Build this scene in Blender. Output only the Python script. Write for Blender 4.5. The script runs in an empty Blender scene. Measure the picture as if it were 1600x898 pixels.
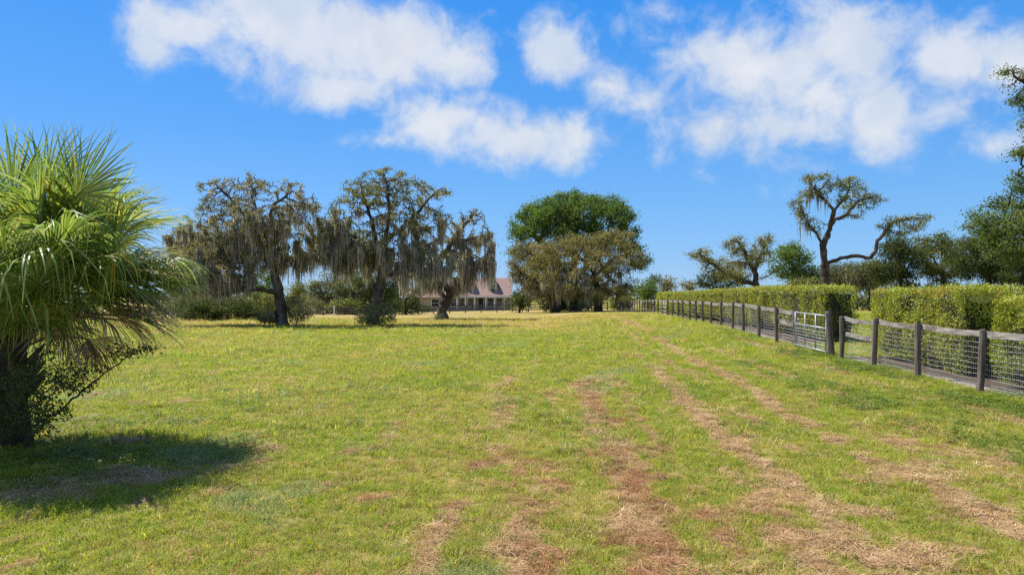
import bpy, math, random
import numpy as np
from mathutils import Vector, Matrix

SC = bpy.context.scene
COL = SC.collection
rad = math.radians
RNG = np.random.default_rng(11)

# ------------------------------------------------------------------ camera
F = 1067.0            # focal length in photo pixels (24 mm on a 36 mm sensor)
CAMZ, HOR = 2.0, 463.0
cam_d = bpy.data.cameras.new('camera')
cam_d.lens, cam_d.sensor_width = 24.0, 36.0
cam_d.shift_y = (HOR - 449.0) / 1600.0
cam_d.clip_start, cam_d.clip_end = 0.1, 6000
cam = bpy.data.objects.new('camera', cam_d)
cam.location = (0, 0, CAMZ)
cam.rotation_euler = (rad(90), 0, 0)
COL.objects.link(cam)
SC.camera = cam

# ------------------------------------------------------------------ light
LD = Vector((0.54, -0.38, -1.0)).normalized()          # the way the sunlight travels
SUN_EL = math.asin(-LD.z)
SUN_ROT = math.atan2(-LD.x, -LD.y)
sun_d = bpy.data.lights.new('sun', 'SUN')
sun_d.energy = 5.0
sun_d.angle = rad(0.53)
sun_d.color = (1.0, 0.94, 0.83)
sun = bpy.data.objects.new('sun', sun_d)
sun.rotation_euler = LD.to_track_quat('-Z', 'Y').to_euler()
sun.location = (-30, 10, 60)
COL.objects.link(sun)

SC.view_settings.view_transform = 'Standard'
SC.view_settings.look = 'None'
SC.view_settings.exposure = 0.75
SC.view_settings.gamma = 1.0
SC.render.engine = 'CYCLES'
SC.cycles.max_bounces = 6
SC.cycles.transparent_max_bounces = 4
SC.cycles.use_denoising = False


def nn(nt, typ, **kw):
    n = nt.nodes.new(typ)
    for k, v in kw.items():
        setattr(n, k, v)
    return n


def mth(nt, op, a, b=None, c=None, clamp=False):
    n = nt.nodes.new('ShaderNodeMath')
    n.operation = op
    n.use_clamp = clamp
    for i, v in enumerate((a, b, c)):
        if v is None:
            continue
        if isinstance(v, (int, float)):
            n.inputs[i].default_value = v
        else:
            nt.links.new(v, n.inputs[i])
    return n.outputs[0]


def mixc(nt, fac, a, b, mode='MIX'):
    n = nt.nodes.new('ShaderNodeMix')
    n.data_type = 'RGBA'
    n.blend_type = mode
    for s, v in ((0, fac), (6, a), (7, b)):
        if isinstance(v, (int, float)):
            n.inputs[s].default_value = v
        elif isinstance(v, tuple):
            n.inputs[s].default_value = (*v, 1)
        else:
            nt.links.new(v, n.inputs[s])
    return n.outputs[2]


def ramp(nt, x, lo, hi, smooth=True):
    n = nt.nodes.new('ShaderNodeMapRange')
    n.interpolation_type = 'SMOOTHSTEP' if smooth else 'LINEAR'
    nt.links.new(x, n.inputs[0])
    n.inputs[1].default_value, n.inputs[2].default_value = lo, hi
    return n.outputs[0]


# ------------------------------------------------------------------ sky with clouds
W = bpy.data.worlds.new('World')
SC.world = W
W.use_nodes = True
nt = W.node_tree
nt.nodes.clear()
sky = nn(nt, 'ShaderNodeTexSky', sky_type='NISHITA', sun_disc=False)
sky.sun_elevation, sky.sun_rotation = SUN_EL, SUN_ROT
sky.altitude, sky.air_density, sky.dust_density, sky.ozone_density = 0, 1.0, 0.35, 3.0
hs = nn(nt, 'ShaderNodeHueSaturation')
hs.inputs['Hue'].default_value = 0.494
hs.inputs['Saturation'].default_value = 1.2
hs.inputs['Value'].default_value = 1.0
nt.links.new(sky.outputs[0], hs.inputs['Color'])
tint = mixc(nt, 1.0, hs.outputs[0], (0.86, 1.06, 1.28), 'MULTIPLY')
sp_ = nn(nt, 'ShaderNodeSeparateColor')
nt.links.new(tint, sp_.inputs[0])
cb_ = nn(nt, 'ShaderNodeCombineColor')
for i, (k, p) in enumerate(((.308, 1.45), (.679, .96), (.79, 1.0))):
    nt.links.new(mth(nt, 'MULTIPLY', mth(nt, 'POWER', sp_.outputs[i], p), k), cb_.inputs[i])
tint = cb_.outputs[0]
tc = nn(nt, 'ShaderNodeTexCoord')
sep = nn(nt, 'ShaderNodeSeparateXYZ')
nt.links.new(tc.outputs['Generated'], sep.inputs[0])
az = mth(nt, 'ARCTAN2', sep.outputs[0], sep.outputs[1])
el = mth(nt, 'ARCSINE', sep.outputs[2])
cv = nn(nt, 'ShaderNodeCombineXYZ')
nt.links.new(az, cv.inputs[0]); nt.links.new(el, cv.inputs[1])


def noise(nt, vec, scale, detail, rough=0.55, dist=0.0):
    n = nn(nt, 'ShaderNodeTexNoise')
    n.inputs['Scale'].default_value = scale
    n.inputs['Detail'].default_value = detail
    n.inputs['Roughness'].default_value = rough
    n.inputs['Distortion'].default_value = dist
    nt.links.new(vec, n.inputs['Vector'])
    return n


cr = nn(nt, 'ShaderNodeValToRGB')
nt.links.new(mth(nt, 'MULTIPLY', el, 1 / 1.6, clamp=True), cr.inputs[0])
stops = [(0, (.36, .62, .93)), (.07, (.27, .55, .94)), (.16, (.195, .475, .935)), (.22, (.145, .42, .925)), (.40, (.062, .33, .93)), (.8, (.04, .26, .85)), (1.55, (.03, .21, .75))]
while len(cr.color_ramp.elements) < len(stops):
    cr.color_ramp.elements.new(0.5)
for e_, (p_, c_) in zip(cr.color_ramp.elements, stops):
    e_.position = p_ / 1.6
    e_.color = tuple(v / 1.0 for v in c_) + (1,)
grad = mixc(nt, 1.0, cr.outputs[0], (6.6, 6.6, 6.6), 'MULTIPLY')
tint = mixc(nt, 0.75, tint, grad)
wn = noise(nt, cv.outputs[0], 9.0, 4, 0.6)
wv = nn(nt, 'ShaderNodeVectorMath', operation='MULTIPLY_ADD')
nt.links.new(wn.outputs['Color'], wv.inputs[0])
wv.inputs[1].default_value = (0.085, 0.06, 0)
wv.inputs[2].default_value = (-0.0425, -0.03, 0)
pv = nn(nt, 'ShaderNodeVectorMath', operation='ADD')
nt.links.new(cv.outputs[0], pv.inputs[0]); nt.links.new(wv.outputs[0], pv.inputs[1])

CLOUDS = [  # photo position, half sizes, weight
    (300, 40, 125, 50, 1.0), (450, 50, 185, 85, 1.2), (580, 70, 200, 80, 1.3), (700, 92, 105, 55, 1.0),
    (530, 135, 120, 42, 1.0), (250, 72, 62, 40, .8),
    (690, 188, 120, 56, 1.0), (825, 218, 150, 50, 1.0), (885, 216, 90, 46, .9), (610, 215, 60, 20, .6),
    (872, 76, 72, 56, 1.0), (955, 125, 62, 40, .6), (1010, 150, 46, 24, .45),
    (1210, 105, 215, 90, .95), (1320, 70, 130, 75, 1.15), (1130, 85, 120, 60, .8), (1210, 205, 215, 48, .85),
    (1370, 160, 100, 95, .85), (1290, 150, 130, 75, .8), (1035, 20, 70, 20, .4), (1120, 200, 95, 40, .6), (1240, 140, 250, 115, .55),
    (1505, 92, 110, 60, 1.0), (1590, 95, 90, 65, 1.0), (1470, 170, 50, 30, .4), (1570, 225, 80, 30, .4),
]
dens = None
for px, py, rx, ry, w in CLOUDS:
    dx = px - 800
    h = math.hypot(F, dx)
    a0, e0 = math.atan2(dx, F), math.atan2(HOR - py, h)
    m = nn(nt, 'ShaderNodeVectorMath', operation='SUBTRACT')
    nt.links.new(pv.outputs[0], m.inputs[0]); m.inputs[1].default_value = (a0, e0, 0)
    d = nn(nt, 'ShaderNodeVectorMath', operation='MULTIPLY')
    nt.links.new(m.outputs[0], d.inputs[0])
    ra, re = rx * F / h / h, ry / h
    d.inputs[1].default_value = (1 / ra, 1 / re, 0)
    l = nn(nt, 'ShaderNodeVectorMath', operation='LENGTH')
    nt.links.new(d.outputs[0], l.inputs[0])
    v = mth(nt, 'MULTIPLY', mth(nt, 'SUBTRACT', 1.0, l.outputs['Value']), w)
    dens = v if dens is None else mth(nt, 'SMOOTH_MAX', dens, v, 0.25)
# the rest of the sky, away from those clouds: scattered clouds of the same sort
gn = noise(nt, tc.outputs['Generated'], 2.6, 6, 0.55)
az_out = mth(nt, 'MAXIMUM', ramp(nt, mth(nt, 'ABSOLUTE', az), 0.72, 0.95), ramp(nt, el, 0.50, 0.62))
gen = mth(nt, 'MULTIPLY', mth(nt, 'MULTIPLY_ADD', gn.outputs[0], 4.0, -1.9), az_out)
gen = mth(nt, 'SUBTRACT', gen, mth(nt, 'MULTIPLY', mth(nt, 'SUBTRACT', 1.0, az_out), 2.0))
dens = mth(nt, 'MAXIMUM', dens, gen)
fb = noise(nt, cv.outputs[0], 17.0, 10, 0.62, 0.3)
dens = mth(nt, 'ADD', dens, mth(nt, 'MULTIPLY_ADD', fb.outputs[0], 1.75, -0.87))
alpha = mth(nt, 'MULTIPLY', ramp(nt, dens, -0.13, 0.74), ramp(nt, el, 0.05, 0.16))
alpha = mth(nt, 'MULTIPLY', alpha, 0.90)
sh = noise(nt, pv.outputs[0], 11.0, 5, 0.5)
thick = mth(nt, 'MULTIPLY', ramp(nt, dens, 0.1, 1.2), ramp(nt, sh.outputs[0], 0.3, 0.65))
ccol = mixc(nt, thick, (4.35, 4.85, 5.6), (5.85, 5.88, 6.0))
sh2 = noise(nt, pv.outputs[0], 7.0, 6, 0.55)
ccol = mixc(nt, mth(nt, 'MULTIPLY', ramp(nt, sh2.outputs[0], .50, .68), .55), ccol, (4.5, 4.75, 5.2))
bgc = mixc(nt, alpha, tint, ccol)
bg = nn(nt, 'ShaderNodeBackground')
bg.inputs[1].default_value = 0.09
nt.links.new(bgc, bg.inputs[0])
wo = nn(nt, 'ShaderNodeOutputWorld')
nt.links.new(bg.outputs[0], wo.inputs[0])


# ------------------------------------------------------------------ small tools
def smooth(a, b, x):
    t = np.clip((np.asarray(x, float) - a) / (b - a), 0, 1)
    return t * t * (3 - 2 * t)


FY = np.array([-20, 0, 14, 20, 26, 32, 57, 75, 96, 140, 9000.])
FZ = np.array([0, 0, .03, .11, .27, .40, .45, .32, .08, 0, 0.])


def gz(x, y):
    """Height of the ground, metres."""
    x, y = np.asarray(x, float), np.asarray(y, float)
    right = np.interp(y, FY, FZ) * smooth(1.5, 9, x)
    back = smooth(60, 106, y) * (-0.45 + 0.0167 * np.clip(x, -40, 22))
    return right + back


def G(x, y):
    return float(gz(x, y))


def at(px, py, Y):
    """A point of the photograph at distance Y."""
    return np.array(((px - 800) * Y / F, Y, CAMZ - (py - HOR) * Y / F))


_perm = np.random.default_rng(5).random((256, 256))


def vnoise(x, y):
    x, y = np.asarray(x, float), np.asarray(y, float)
    xi, yi = np.floor(x).astype(int), np.floor(y).astype(int)
    fx, fy = x - xi, y - yi
    fx, fy = fx * fx * (3 - 2 * fx), fy * fy * (3 - 2 * fy)
    g = lambda a, b: _perm[a & 255, b & 255]
    return (g(xi, yi) * (1 - fx) + g(xi + 1, yi) * fx) * (1 - fy) + (g(xi, yi + 1) * (1 - fx) + g(xi + 1, yi + 1) * fx) * fy


def fbm(x, y, o=4):
    s, a, t = 0, 1.0, 0
    for k in range(o):
        s = s + a * vnoise(x * 2 ** k + 17.3 * k, y * 2 ** k + 9.1 * k)
        t += a
        a *= 0.55
    return s / t


def mesh_np(name, V, Fc, n, attr=None, smooth_=False):
    """Mesh from arrays: V (N,3), Fc (M,n) faces of n corners; attr: {name: (N,3|1)} on points."""
    me = bpy.data.meshes.new(name)
    V = np.ascontiguousarray(V, dtype=np.float32)
    Fc = np.ascontiguousarray(Fc, dtype=np.int32)
    me.vertices.add(len(V)); me.vertices.foreach_set('co', V.ravel())
    me.loops.add(Fc.size); me.loops.foreach_set('vertex_index', Fc.ravel())
    me.polygons.add(len(Fc))
    me.polygons.foreach_set('loop_start', np.arange(0, Fc.size, n, dtype=np.int32))
    if smooth_:
        me.polygons.foreach_set('use_smooth', np.ones(len(Fc), dtype=bool))
    me.update(calc_edges=True)
    add_attr(me, attr)
    return me


def add_attr(me, attr):
    for k, a in (attr or {}).items():
        a = np.asarray(a, dtype=np.float32)
        if a.ndim == 2 and k == 'rot':
            at_ = me.attributes.new(k, 'FLOAT_VECTOR', 'POINT')
            at_.data.foreach_set('vector', np.ascontiguousarray(a).ravel())
        elif a.ndim == 2:
            at_ = me.attributes.new(k, 'FLOAT_COLOR', 'POINT')
            c = np.ones((len(a), 4), dtype=np.float32); c[:, :3] = a
            at_.data.foreach_set('color', c.ravel())
        elif k == 'idx':
            at_ = me.attributes.new(k, 'INT', 'POINT')
            at_.data.foreach_set('value', a.astype(np.int32))
        else:
            at_ = me.attributes.new(k, 'FLOAT', 'POINT')
            at_.data.foreach_set('value', a)


def tag(o, label=None, cat=None, group=None, kind=None):
    if label: o['label'] = label
    if cat: o['category'] = cat
    if group: o['group'] = group
    if kind: o['kind'] = kind
    return o


def link(name, me, mat=None, parent=None, kind=None):
    o = bpy.data.objects.new(name, me)
    COL.objects.link(o)
    if mat is not None and not me.materials:
        me.materials.append(mat)
    if parent is not None:
        o.parent = parent
        o.matrix_parent_inverse = Matrix.Translation(-Vector(parent.location)) if parent.location.length else Matrix()
    if kind: o['kind'] = kind
    return o


def thing(name, loc, label, cat, group=None):
    o = bpy.data.objects.new(name, None)
    COL.objects.link(o)
    o.location = tuple(float(v) for v in loc)
    o.empty_display_size = 0.3
    return tag(o, label, cat, group)


class MB:
    """Collects boxes, prisms and tubes; build() links them as one mesh."""
    def __init__(self):
        self.v, self.f = [], []

    def quadbox(self, p):            # eight corners, bottom four then top four
        b = len(self.v)
        self.v += [tuple(map(float, q)) for q in p]
        for f in ((3, 2, 1, 0), (4, 5, 6, 7), (0, 1, 5, 4), (1, 2, 6, 5), (2, 3, 7, 6), (3, 0, 4, 7)):
            self.f.append(tuple(b + i for i in f))
        return self

    def box(self, x0, x1, y0, y1, z0, z1):
        return self.quadbox([(x0, y0, z0), (x1, y0, z0), (x1, y1, z0), (x0, y1, z0), (x0, y0, z1), (x1, y0, z1), (x1, y1, z1), (x0, y1, z1)])

    def beam(self, a, b, w, h):      # a bar from a to b, w wide sideways, h high
        a, b = Vector(a), Vector(b)
        d = (b - a).normalized()
        up = Vector((0, 0, 1)) if abs(d.z) < 0.9 else Vector((1, 0, 0))
        s = d.cross(up).normalized() * w / 2
        u = s.cross(d).normalized() * h / 2
        return self.quadbox([a - s - u, a + s - u, b + s - u, b - s - u, a - s + u, a + s + u, b + s + u, b - s + u])

    def tube(self, pts, r, n=6, cap=True):
        pts = [Vector(p) for p in pts]
        rs = r if isinstance(r, (list, tuple)) else [r] * len(pts)
        b0 = len(self.v)
        ref = None
        for i, p in enumerate(pts):
            d = (pts[min(i + 1, len(pts) - 1)] - pts[max(i - 1, 0)]).normalized()
            if ref is None:
                ref = d.orthogonal().normalized()
            s = (ref - d * ref.dot(d)).normalized(); ref = s
            t = d.cross(s)
            for k in range(n):
                a = 2 * math.pi * k / n
                self.v.append(tuple(p + (s * math.cos(a) + t * math.sin(a)) * rs[i]))
        for i in range(len(pts) - 1):
            for k in range(n):
                k2 = (k + 1) % n
                self.f.append((b0 + i * n + k, b0 + i * n + k2, b0 + (i + 1) * n + k2, b0 + (i + 1) * n + k))
        if cap:
            self.f.append(tuple(b0 + k for k in reversed(range(n))))
            self.f.append(tuple(b0 + (len(pts) - 1) * n + k for k in range(n)))
        return self

    def poly(self, *faces):
        for f in faces:
            b = len(self.v)
            self.v += [tuple(map(float, q)) for q in f]
            self.f.append(tuple(range(b, b + len(f))))
        return self

    def mesh(self, name, sm=False):
        me = bpy.data.meshes.new(name)
        me.from_pydata(self.v, [], self.f)
        if sm:
            me.polygons.foreach_set('use_smooth', [True] * len(me.polygons))
        me.update()
        return me

    def build(self, name, mat, parent=None, kind=None, sm=False):
        return link(name, self.mesh(name, sm), mat, parent, kind)


# ------------------------------------------------------------------ materials
def new_mat(name):
    m = bpy.data.materials.new(name)
    m.use_nodes = True
    m.node_tree.nodes.clear()
    return m, m.node_tree


def out(nt, sh):
    o = nn(nt, 'ShaderNodeOutputMaterial')
    nt.links.new(sh, o.inputs[0])


def leaf_mat(name, trans=0.35, rough=0.5, spec=0.3, inst=False, gain=1.6):
    """Thin leaves: colour from the 'tint' attribute, light passes through."""
    m, nt = new_mat(name)
    a = nn(nt, 'ShaderNodeAttribute', attribute_name='tint', attribute_type='INSTANCER' if inst else 'GEOMETRY')
    col = a.outputs['Color']
    if inst:                                    # a little variety from blade to blade
        b = nn(nt, 'ShaderNodeAttribute', attribute_name='vary', attribute_type='GEOMETRY')
        vc = nn(nt, 'ShaderNodeCombineColor')
        for i in range(3):
            nt.links.new(b.outputs['Fac'], vc.inputs[i])
        col = mixc(nt, 1.0, col, vc.outputs[0], 'MULTIPLY')
    p = nn(nt, 'ShaderNodeBsdfPrincipled')
    p.inputs['Roughness'].default_value = rough
    p.inputs['Specular IOR Level'].default_value = spec
    nt.links.new(col, p.inputs['Base Color'])
    t = nn(nt, 'ShaderNodeBsdfTranslucent')
    tcx = mixc(nt, 1.0, col, (gain, gain * 1.05, gain * 0.7), 'MULTIPLY')
    nt.links.new(tcx, t.inputs[0])
    mx = nn(nt, 'ShaderNodeMixShader')
    mx.inputs[0].default_value = trans
    nt.links.new(p.outputs[0], mx.inputs[1]); nt.links.new(t.outputs[0], mx.inputs[2])
    out(nt, mx.outputs[0])
    return m


def rough_mat(name, c1, c2, scale=8.0, stretch=(1, 1, 1), rough=0.85, bump=0.3, c3=None, metallic=0.0, spec=0.2, detail=6):
    m, nt = new_mat(name)
    tc = nn(nt, 'ShaderNodeTexCoord')
    mp = nn(nt, 'ShaderNodeMapping')
    mp.inputs['Scale'].default_value = stretch
    nt.links.new(tc.outputs['Object'], mp.inputs[0])
    n1 = noise(nt, mp.outputs[0], scale, detail, 0.6)
    col = mixc(nt, ramp(nt, n1.outputs[0], 0.3, 0.7), c1, c2)
    if c3:
        n2 = noise(nt, tc.outputs['Object'], scale * 0.23, 3, 0.6)
        col = mixc(nt, ramp(nt, n2.outputs[0], 0.48, 0.68), col, c3)
    p = nn(nt, 'ShaderNodeBsdfPrincipled')
    nt.links.new(col, p.inputs['Base Color'])
    p.inputs['Roughness'].default_value = rough
    p.inputs['Metallic'].default_value = metallic
    p.inputs['Specular IOR Level'].default_value = spec
    if bump:
        b = nn(nt, 'ShaderNodeBump')
        b.inputs['Strength'].default_value = bump
        b.inputs['Distance'].default_value = 0.03
        nt.links.new(n1.outputs[0], b.inputs['Height'])
        nt.links.new(b.outputs[0], p.inputs['Normal'])
    out(nt, p.outputs[0])
    return m


M = {}
M['leaf'] = leaf_mat('leaf', 0.42, 0.6, 0.1, gain=1.75)
M['hedge_leaf'] = leaf_mat('hedge_leaf', 0.27, 0.45, 0.3)
M['moss'] = leaf_mat('hanging_moss', 0.42, 0.9, 0.05, gain=1.25)
M['frond'] = leaf_mat('palm_frond', 0.38, 0.42, 0.34, gain=1.9)
M['blade'] = leaf_mat('grass_blade', 0.45, 0.5, 0.25, inst=True, gain=1.5)
M['straw'] = leaf_mat('straw', 0.2, 0.7, 0.15, inst=True, gain=1.1)
M['bark'] = rough_mat('bark', (0.032, 0.023, 0.016), (0.10, 0.076, 0.054), 5.0, (1, 1, .35), 0.95, 0.9, (0.13, 0.105, 0.082))
M['bark_dark'] = rough_mat('dark_bark', (0.03, 0.025, 0.02), (0.09, 0.075, 0.06), 5.0, (1, 1, .35), 0.95, 0.8)
M['twigs'] = rough_mat('dark_core', (0.02, 0.018, 0.01), (0.06, 0.06, 0.025), 16, (1, 1, 1), 0.95, 0.9)  # dark colour of the light-blocking core added inside each hedge
M['wood'] = rough_mat('weathered_post_wood', (0.085, 0.066, 0.052), (0.22, 0.18, 0.15), 14, (1, 1, .12), 0.9, 0.5, (0.13, 0.105, 0.085))
M['rail'] = rough_mat('weathered_rail_wood', (0.11, 0.096, 0.087), (0.39, 0.36, 0.33), 9, (.6, .25, 4.0), 0.9, 0.5, (0.15, 0.12, 0.10))
M['far_wood'] = rough_mat('dark_fence_wood', (0.05, 0.043, 0.038), (0.17, 0.155, 0.14), 3, (.3, 1, 2), 0.9, 0.2)
M['steel'] = rough_mat('galvanised_steel', (0.26, 0.27, 0.28), (0.42, 0.43, 0.44), 20, (1, 1, 1), 0.5, 0.0, metallic=0.5, spec=0.5)
M['wire'] = rough_mat('fence_wire', (0.5, 0.5, 0.5), (0.66, 0.66, 0.66), 20, (1, 1, 1), 0.5, 0.0, metallic=0.0, spec=0.5)
M['white'] = rough_mat('white_paint', (0.7, 0.69, 0.66), (0.8, 0.79, 0.77), 4, (1, 1, 1), 0.6, 0.05)
M['siding'] = rough_mat('house_wall', (0.36, 0.31, 0.25), (0.44, 0.38, 0.31), 2, (1, 1, 1), 0.8, 0.1)
M['shingle'] = rough_mat('roof_shingle', (0.20, 0.135, 0.115), (0.29, 0.20, 0.175), 5, (1, 1, 3), 0.9, 0.3, (0.19, 0.13, 0.115))
M['porch'] = rough_mat('porch_deck', (0.25, 0.23, 0.21), (0.33, 0.31, 0.28), 3, (1, 1, 1), 0.8, 0.1)
M['door'] = rough_mat('door_paint', (0.03, 0.045, 0.04), (0.05, 0.06, 0.055), 3, (1, 1, 1), 0.4, 0.0)
M['wreath'] = rough_mat('wreath', (0.02, 0.05, 0.02), (0.05, 0.09, 0.03), 30, (1, 1, 1), 0.8, 0.3)


def glass_mat():
    m, nt = new_mat('window_glass')
    p = nn(nt, 'ShaderNodeBsdfPrincipled')
    p.inputs['Base Color'].default_value = (0.03, 0.04, 0.05, 1)
    p.inputs['Roughness'].default_value = 0.08
    p.inputs['Specular IOR Level'].default_value = 0.8
    out(nt, p.outputs[0])
    return m


M['glass'] = glass_mat()

# ------------------------------------------------------------------ ground
# windrows of dry clippings: (x at 5 m, slope, half width, y from, y to, strength)
ROWS = [(4.22, .082, .20, 4, 62, 1.12), (2.75, .075, .20, 3.5, 24, .92), (2.35, .06, .22, 3.5, 8, .8), (1.12, .055, .26, 3.5, 17, 1.0), (.16, .02, .18, 3.5, 9.5, .92), (-.60, .03, .15, 5, 8.4, .95),
        (6.05, .055, .17, 6, 26, .7), (7.75, .06, .18, 8, 30, .85), (3.45, .080, .17, 9, 52, .68), (-.35, .02, .2, 10, 18, .66), (-4.4, .03, .2, 12, 20, .5), (-2.6, -.2, .3, 6, 10.5, .55),
        (-1.9, .02, .16, 4, 34, .42), (1.75, .06, .16, 3.5, 26, .6), (-3.6, .02, .2, 3.5, 14, .4), (8.6, .05, .22, 8, 26, .55), (5.1, .08, .14, 6, 40, .5), (.4, .05, .13, 8, 34, .45)]
SPOTS = [(735, 731, .22, .18), (540, 590, .45, .25), (650, 573, .3, .18), (785, 603, .5, .4), (910, 608, .3, .7), (545, 708, .16, .12), (705, 800, .2, .5), (720, 570, .2, .2), (590, 775, .2, .15), (690, 840, .15, .3),
         (180, 750, .9, .4), (60, 770, .8, .5), (225, 632, .35, .15), (865, 870, .25, .25), (930, 675, .25, .3), (390, 700, .7, .2), (200, 690, .3, .2),
         (1230, 640, .35, .5), (1525, 640, .7, .3), (1580, 650, .6, .25), (1560, 800, .35, .3), (1290, 852, .5, .35), (1180, 790, .3, .3), (1340, 800, .35, .25), (1420, 870, .4, .25)]


def straw_mask(x, y):
    x, y = np.asarray(x, float), np.asarray(y, float)
    wob = (fbm(x * .35 + 3, y * .35, 3) - .5) * .9
    m = np.zeros_like(x)
    lum = fbm(x * .8 + 40, y * .30 + 7, 4)
    fine = fbm(x * 4.1, y * 4.1 + 31, 3)
    for x0, s, w, y0, y1, k in ROWS:
        xc = x0 + s * (y - 5)
        d = (x - xc + wob * .5) / (w * (1 + .012 * y))
        b = np.exp(-d * d) * smooth(y0 - .7, y0 + .5, y) * (1 - smooth(y1 - 2, y1 + 2, y))
        m = np.maximum(m, b * k * smooth(.36, .58, lum + (k - .6) * .30))
    for px, py, rx, ry in SPOTS:
        Y = CAMZ * F / (py - HOR)
        X = (px - 800) * Y / F
        d2 = ((x - X + wob * .3) / rx) ** 2 + ((y - Y + wob * .3) / (ry * 1.25)) ** 2
        m = np.maximum(m, np.exp(-d2 * 1.2))
    m = np.maximum(m, .52 * smooth(.58, .72, fbm(x * 1.3 + 5, y * .8 + 3, 3)) * (1 - smooth(16, 26, y)) * (.55 + .45 * smooth(-2, 2, x)))
    return np.clip(smooth(.22, .84, m * 1.0 + (fine - .5) * 1.25 + (fbm(x * 1.7 + 8, y * 1.1 + 90, 2) - .5) * .5), 0, 1)


FENCE_PTS = [(9.35, 9.4), (9.5, 11.7), (9.60, 14.0), (9.67, 16.25), (9.75, 18.4), (9.83, 20.4)]


def fence_x(y):
    return np.interp(y, [0, 9.4, 14.0, 20.4, 25.7, 57.5, 96.6, 104], [9.0, 9.35, 9.6, 9.83, 9.95, 12.5, 15.5, 16.0])


def sand_mask(x, y):
    d = x - fence_x(y)
    wob = (fbm(np.asarray(x) * .8 + 9, np.asarray(y) * .8, 3) - .5) * .8
    return smooth(.0, .35, d + wob * .6) * (1 - smooth(.8, 1.5, d + wob)) * smooth(.3, .55, fbm(np.asarray(x) * .5 + 33, np.asarray(y) * .5, 3) + .08) * (1 - smooth(70, 90, y)) * smooth(4, 7, y)


def mulch_mask(x, y):
    d = x - fence_x(y)
    wob = (fbm(np.asarray(x) * .9 + 19, np.asarray(y) * .9 + 5, 3) - .5) * .7
    gap = smooth(20.9, 21.6, y) * (1 - smooth(24.6, 25.4, y))
    return smooth(.55, .9, d + wob) * (1 - smooth(2.6, 3.2, d + wob)) * (1 - gap) * (1 - smooth(62, 75, y)) * smooth(3, 6, y)


def dry_mask(x, y):
    """0 lush, 1 dry yellow turf."""
    x, y = np.asarray(x, float), np.asarray(y, float)
    n = fbm(x * .16 + 60, y * .1 + 3, 4)
    base = smooth(.42, .72, n) * .55
    right = smooth(0, 4, x) * (1 - smooth(9, 14, y)) * .35
    far = smooth(38, 50, y) * (1 - smooth(2, 9, x)) * (.30 + .65 * smooth(.35, .58, fbm(x * .06 + 5, y * .12 + 70, 3)))
    n2 = fbm(x * .9 + 20, y * .9, 3)
    return np.clip(base + right + far + smooth(.48, .75, n2) * .42, 0, 1)


def axis(dense0, dense1, step, hi, g):
    a = list(np.arange(dense0, dense1, step))
    s = step
    while a[-1] < hi:
        s *= g
        a.append(a[-1] + s)
    return a


ys = np.array([-400., -120, -40, -12, -4, 0, 1.5] + axis(2.5, 20, .11, 5000, 1.05))
xr = axis(0, 11.5, .11, 5000, 1.07)
xs = np.array([-v for v in reversed(xr[1:])] + xr)
gx, gy = np.meshgrid(xs, ys)
near = 1 - smooth(30, 60, gy)
st = straw_mask(gx, gy) * (1 - smooth(60, 75, gy))
sa = sand_mask(gx, gy)
mu = mulch_mask(gx, gy)
dr = dry_mask(gx, gy)
gh = gz(gx, gy) + near * ((fbm(gx * .7, gy * .7, 3) - .5) * .07 + (fbm(gx * 5, gy * 5, 2) - .5) * .03 * (1 - smooth(14, 22, gy)) + st * .03 * fbm(gx * 7 + 3, gy * 7, 2))
gh = gh - smooth(600, 5000, np.hypot(gx, gy)) * 3
nx, ny = len(xs), len(ys)
ii = np.arange((ny - 1) * (nx - 1))
r0, c0 = ii // (nx - 1), ii % (nx - 1)
q = np.stack([r0 * nx + c0, r0 * nx + c0 + 1, (r0 + 1) * nx + c0 + 1, (r0 + 1) * nx + c0], 1)
gm = mesh_np('ground', np.stack([gx, gy, gh], -1).reshape(-1, 3), q, 4, {'straw': st.ravel(), 'sand': sa.ravel(), 'dry': dr.ravel(), 'mulch': mu.ravel()}, True)


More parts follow.
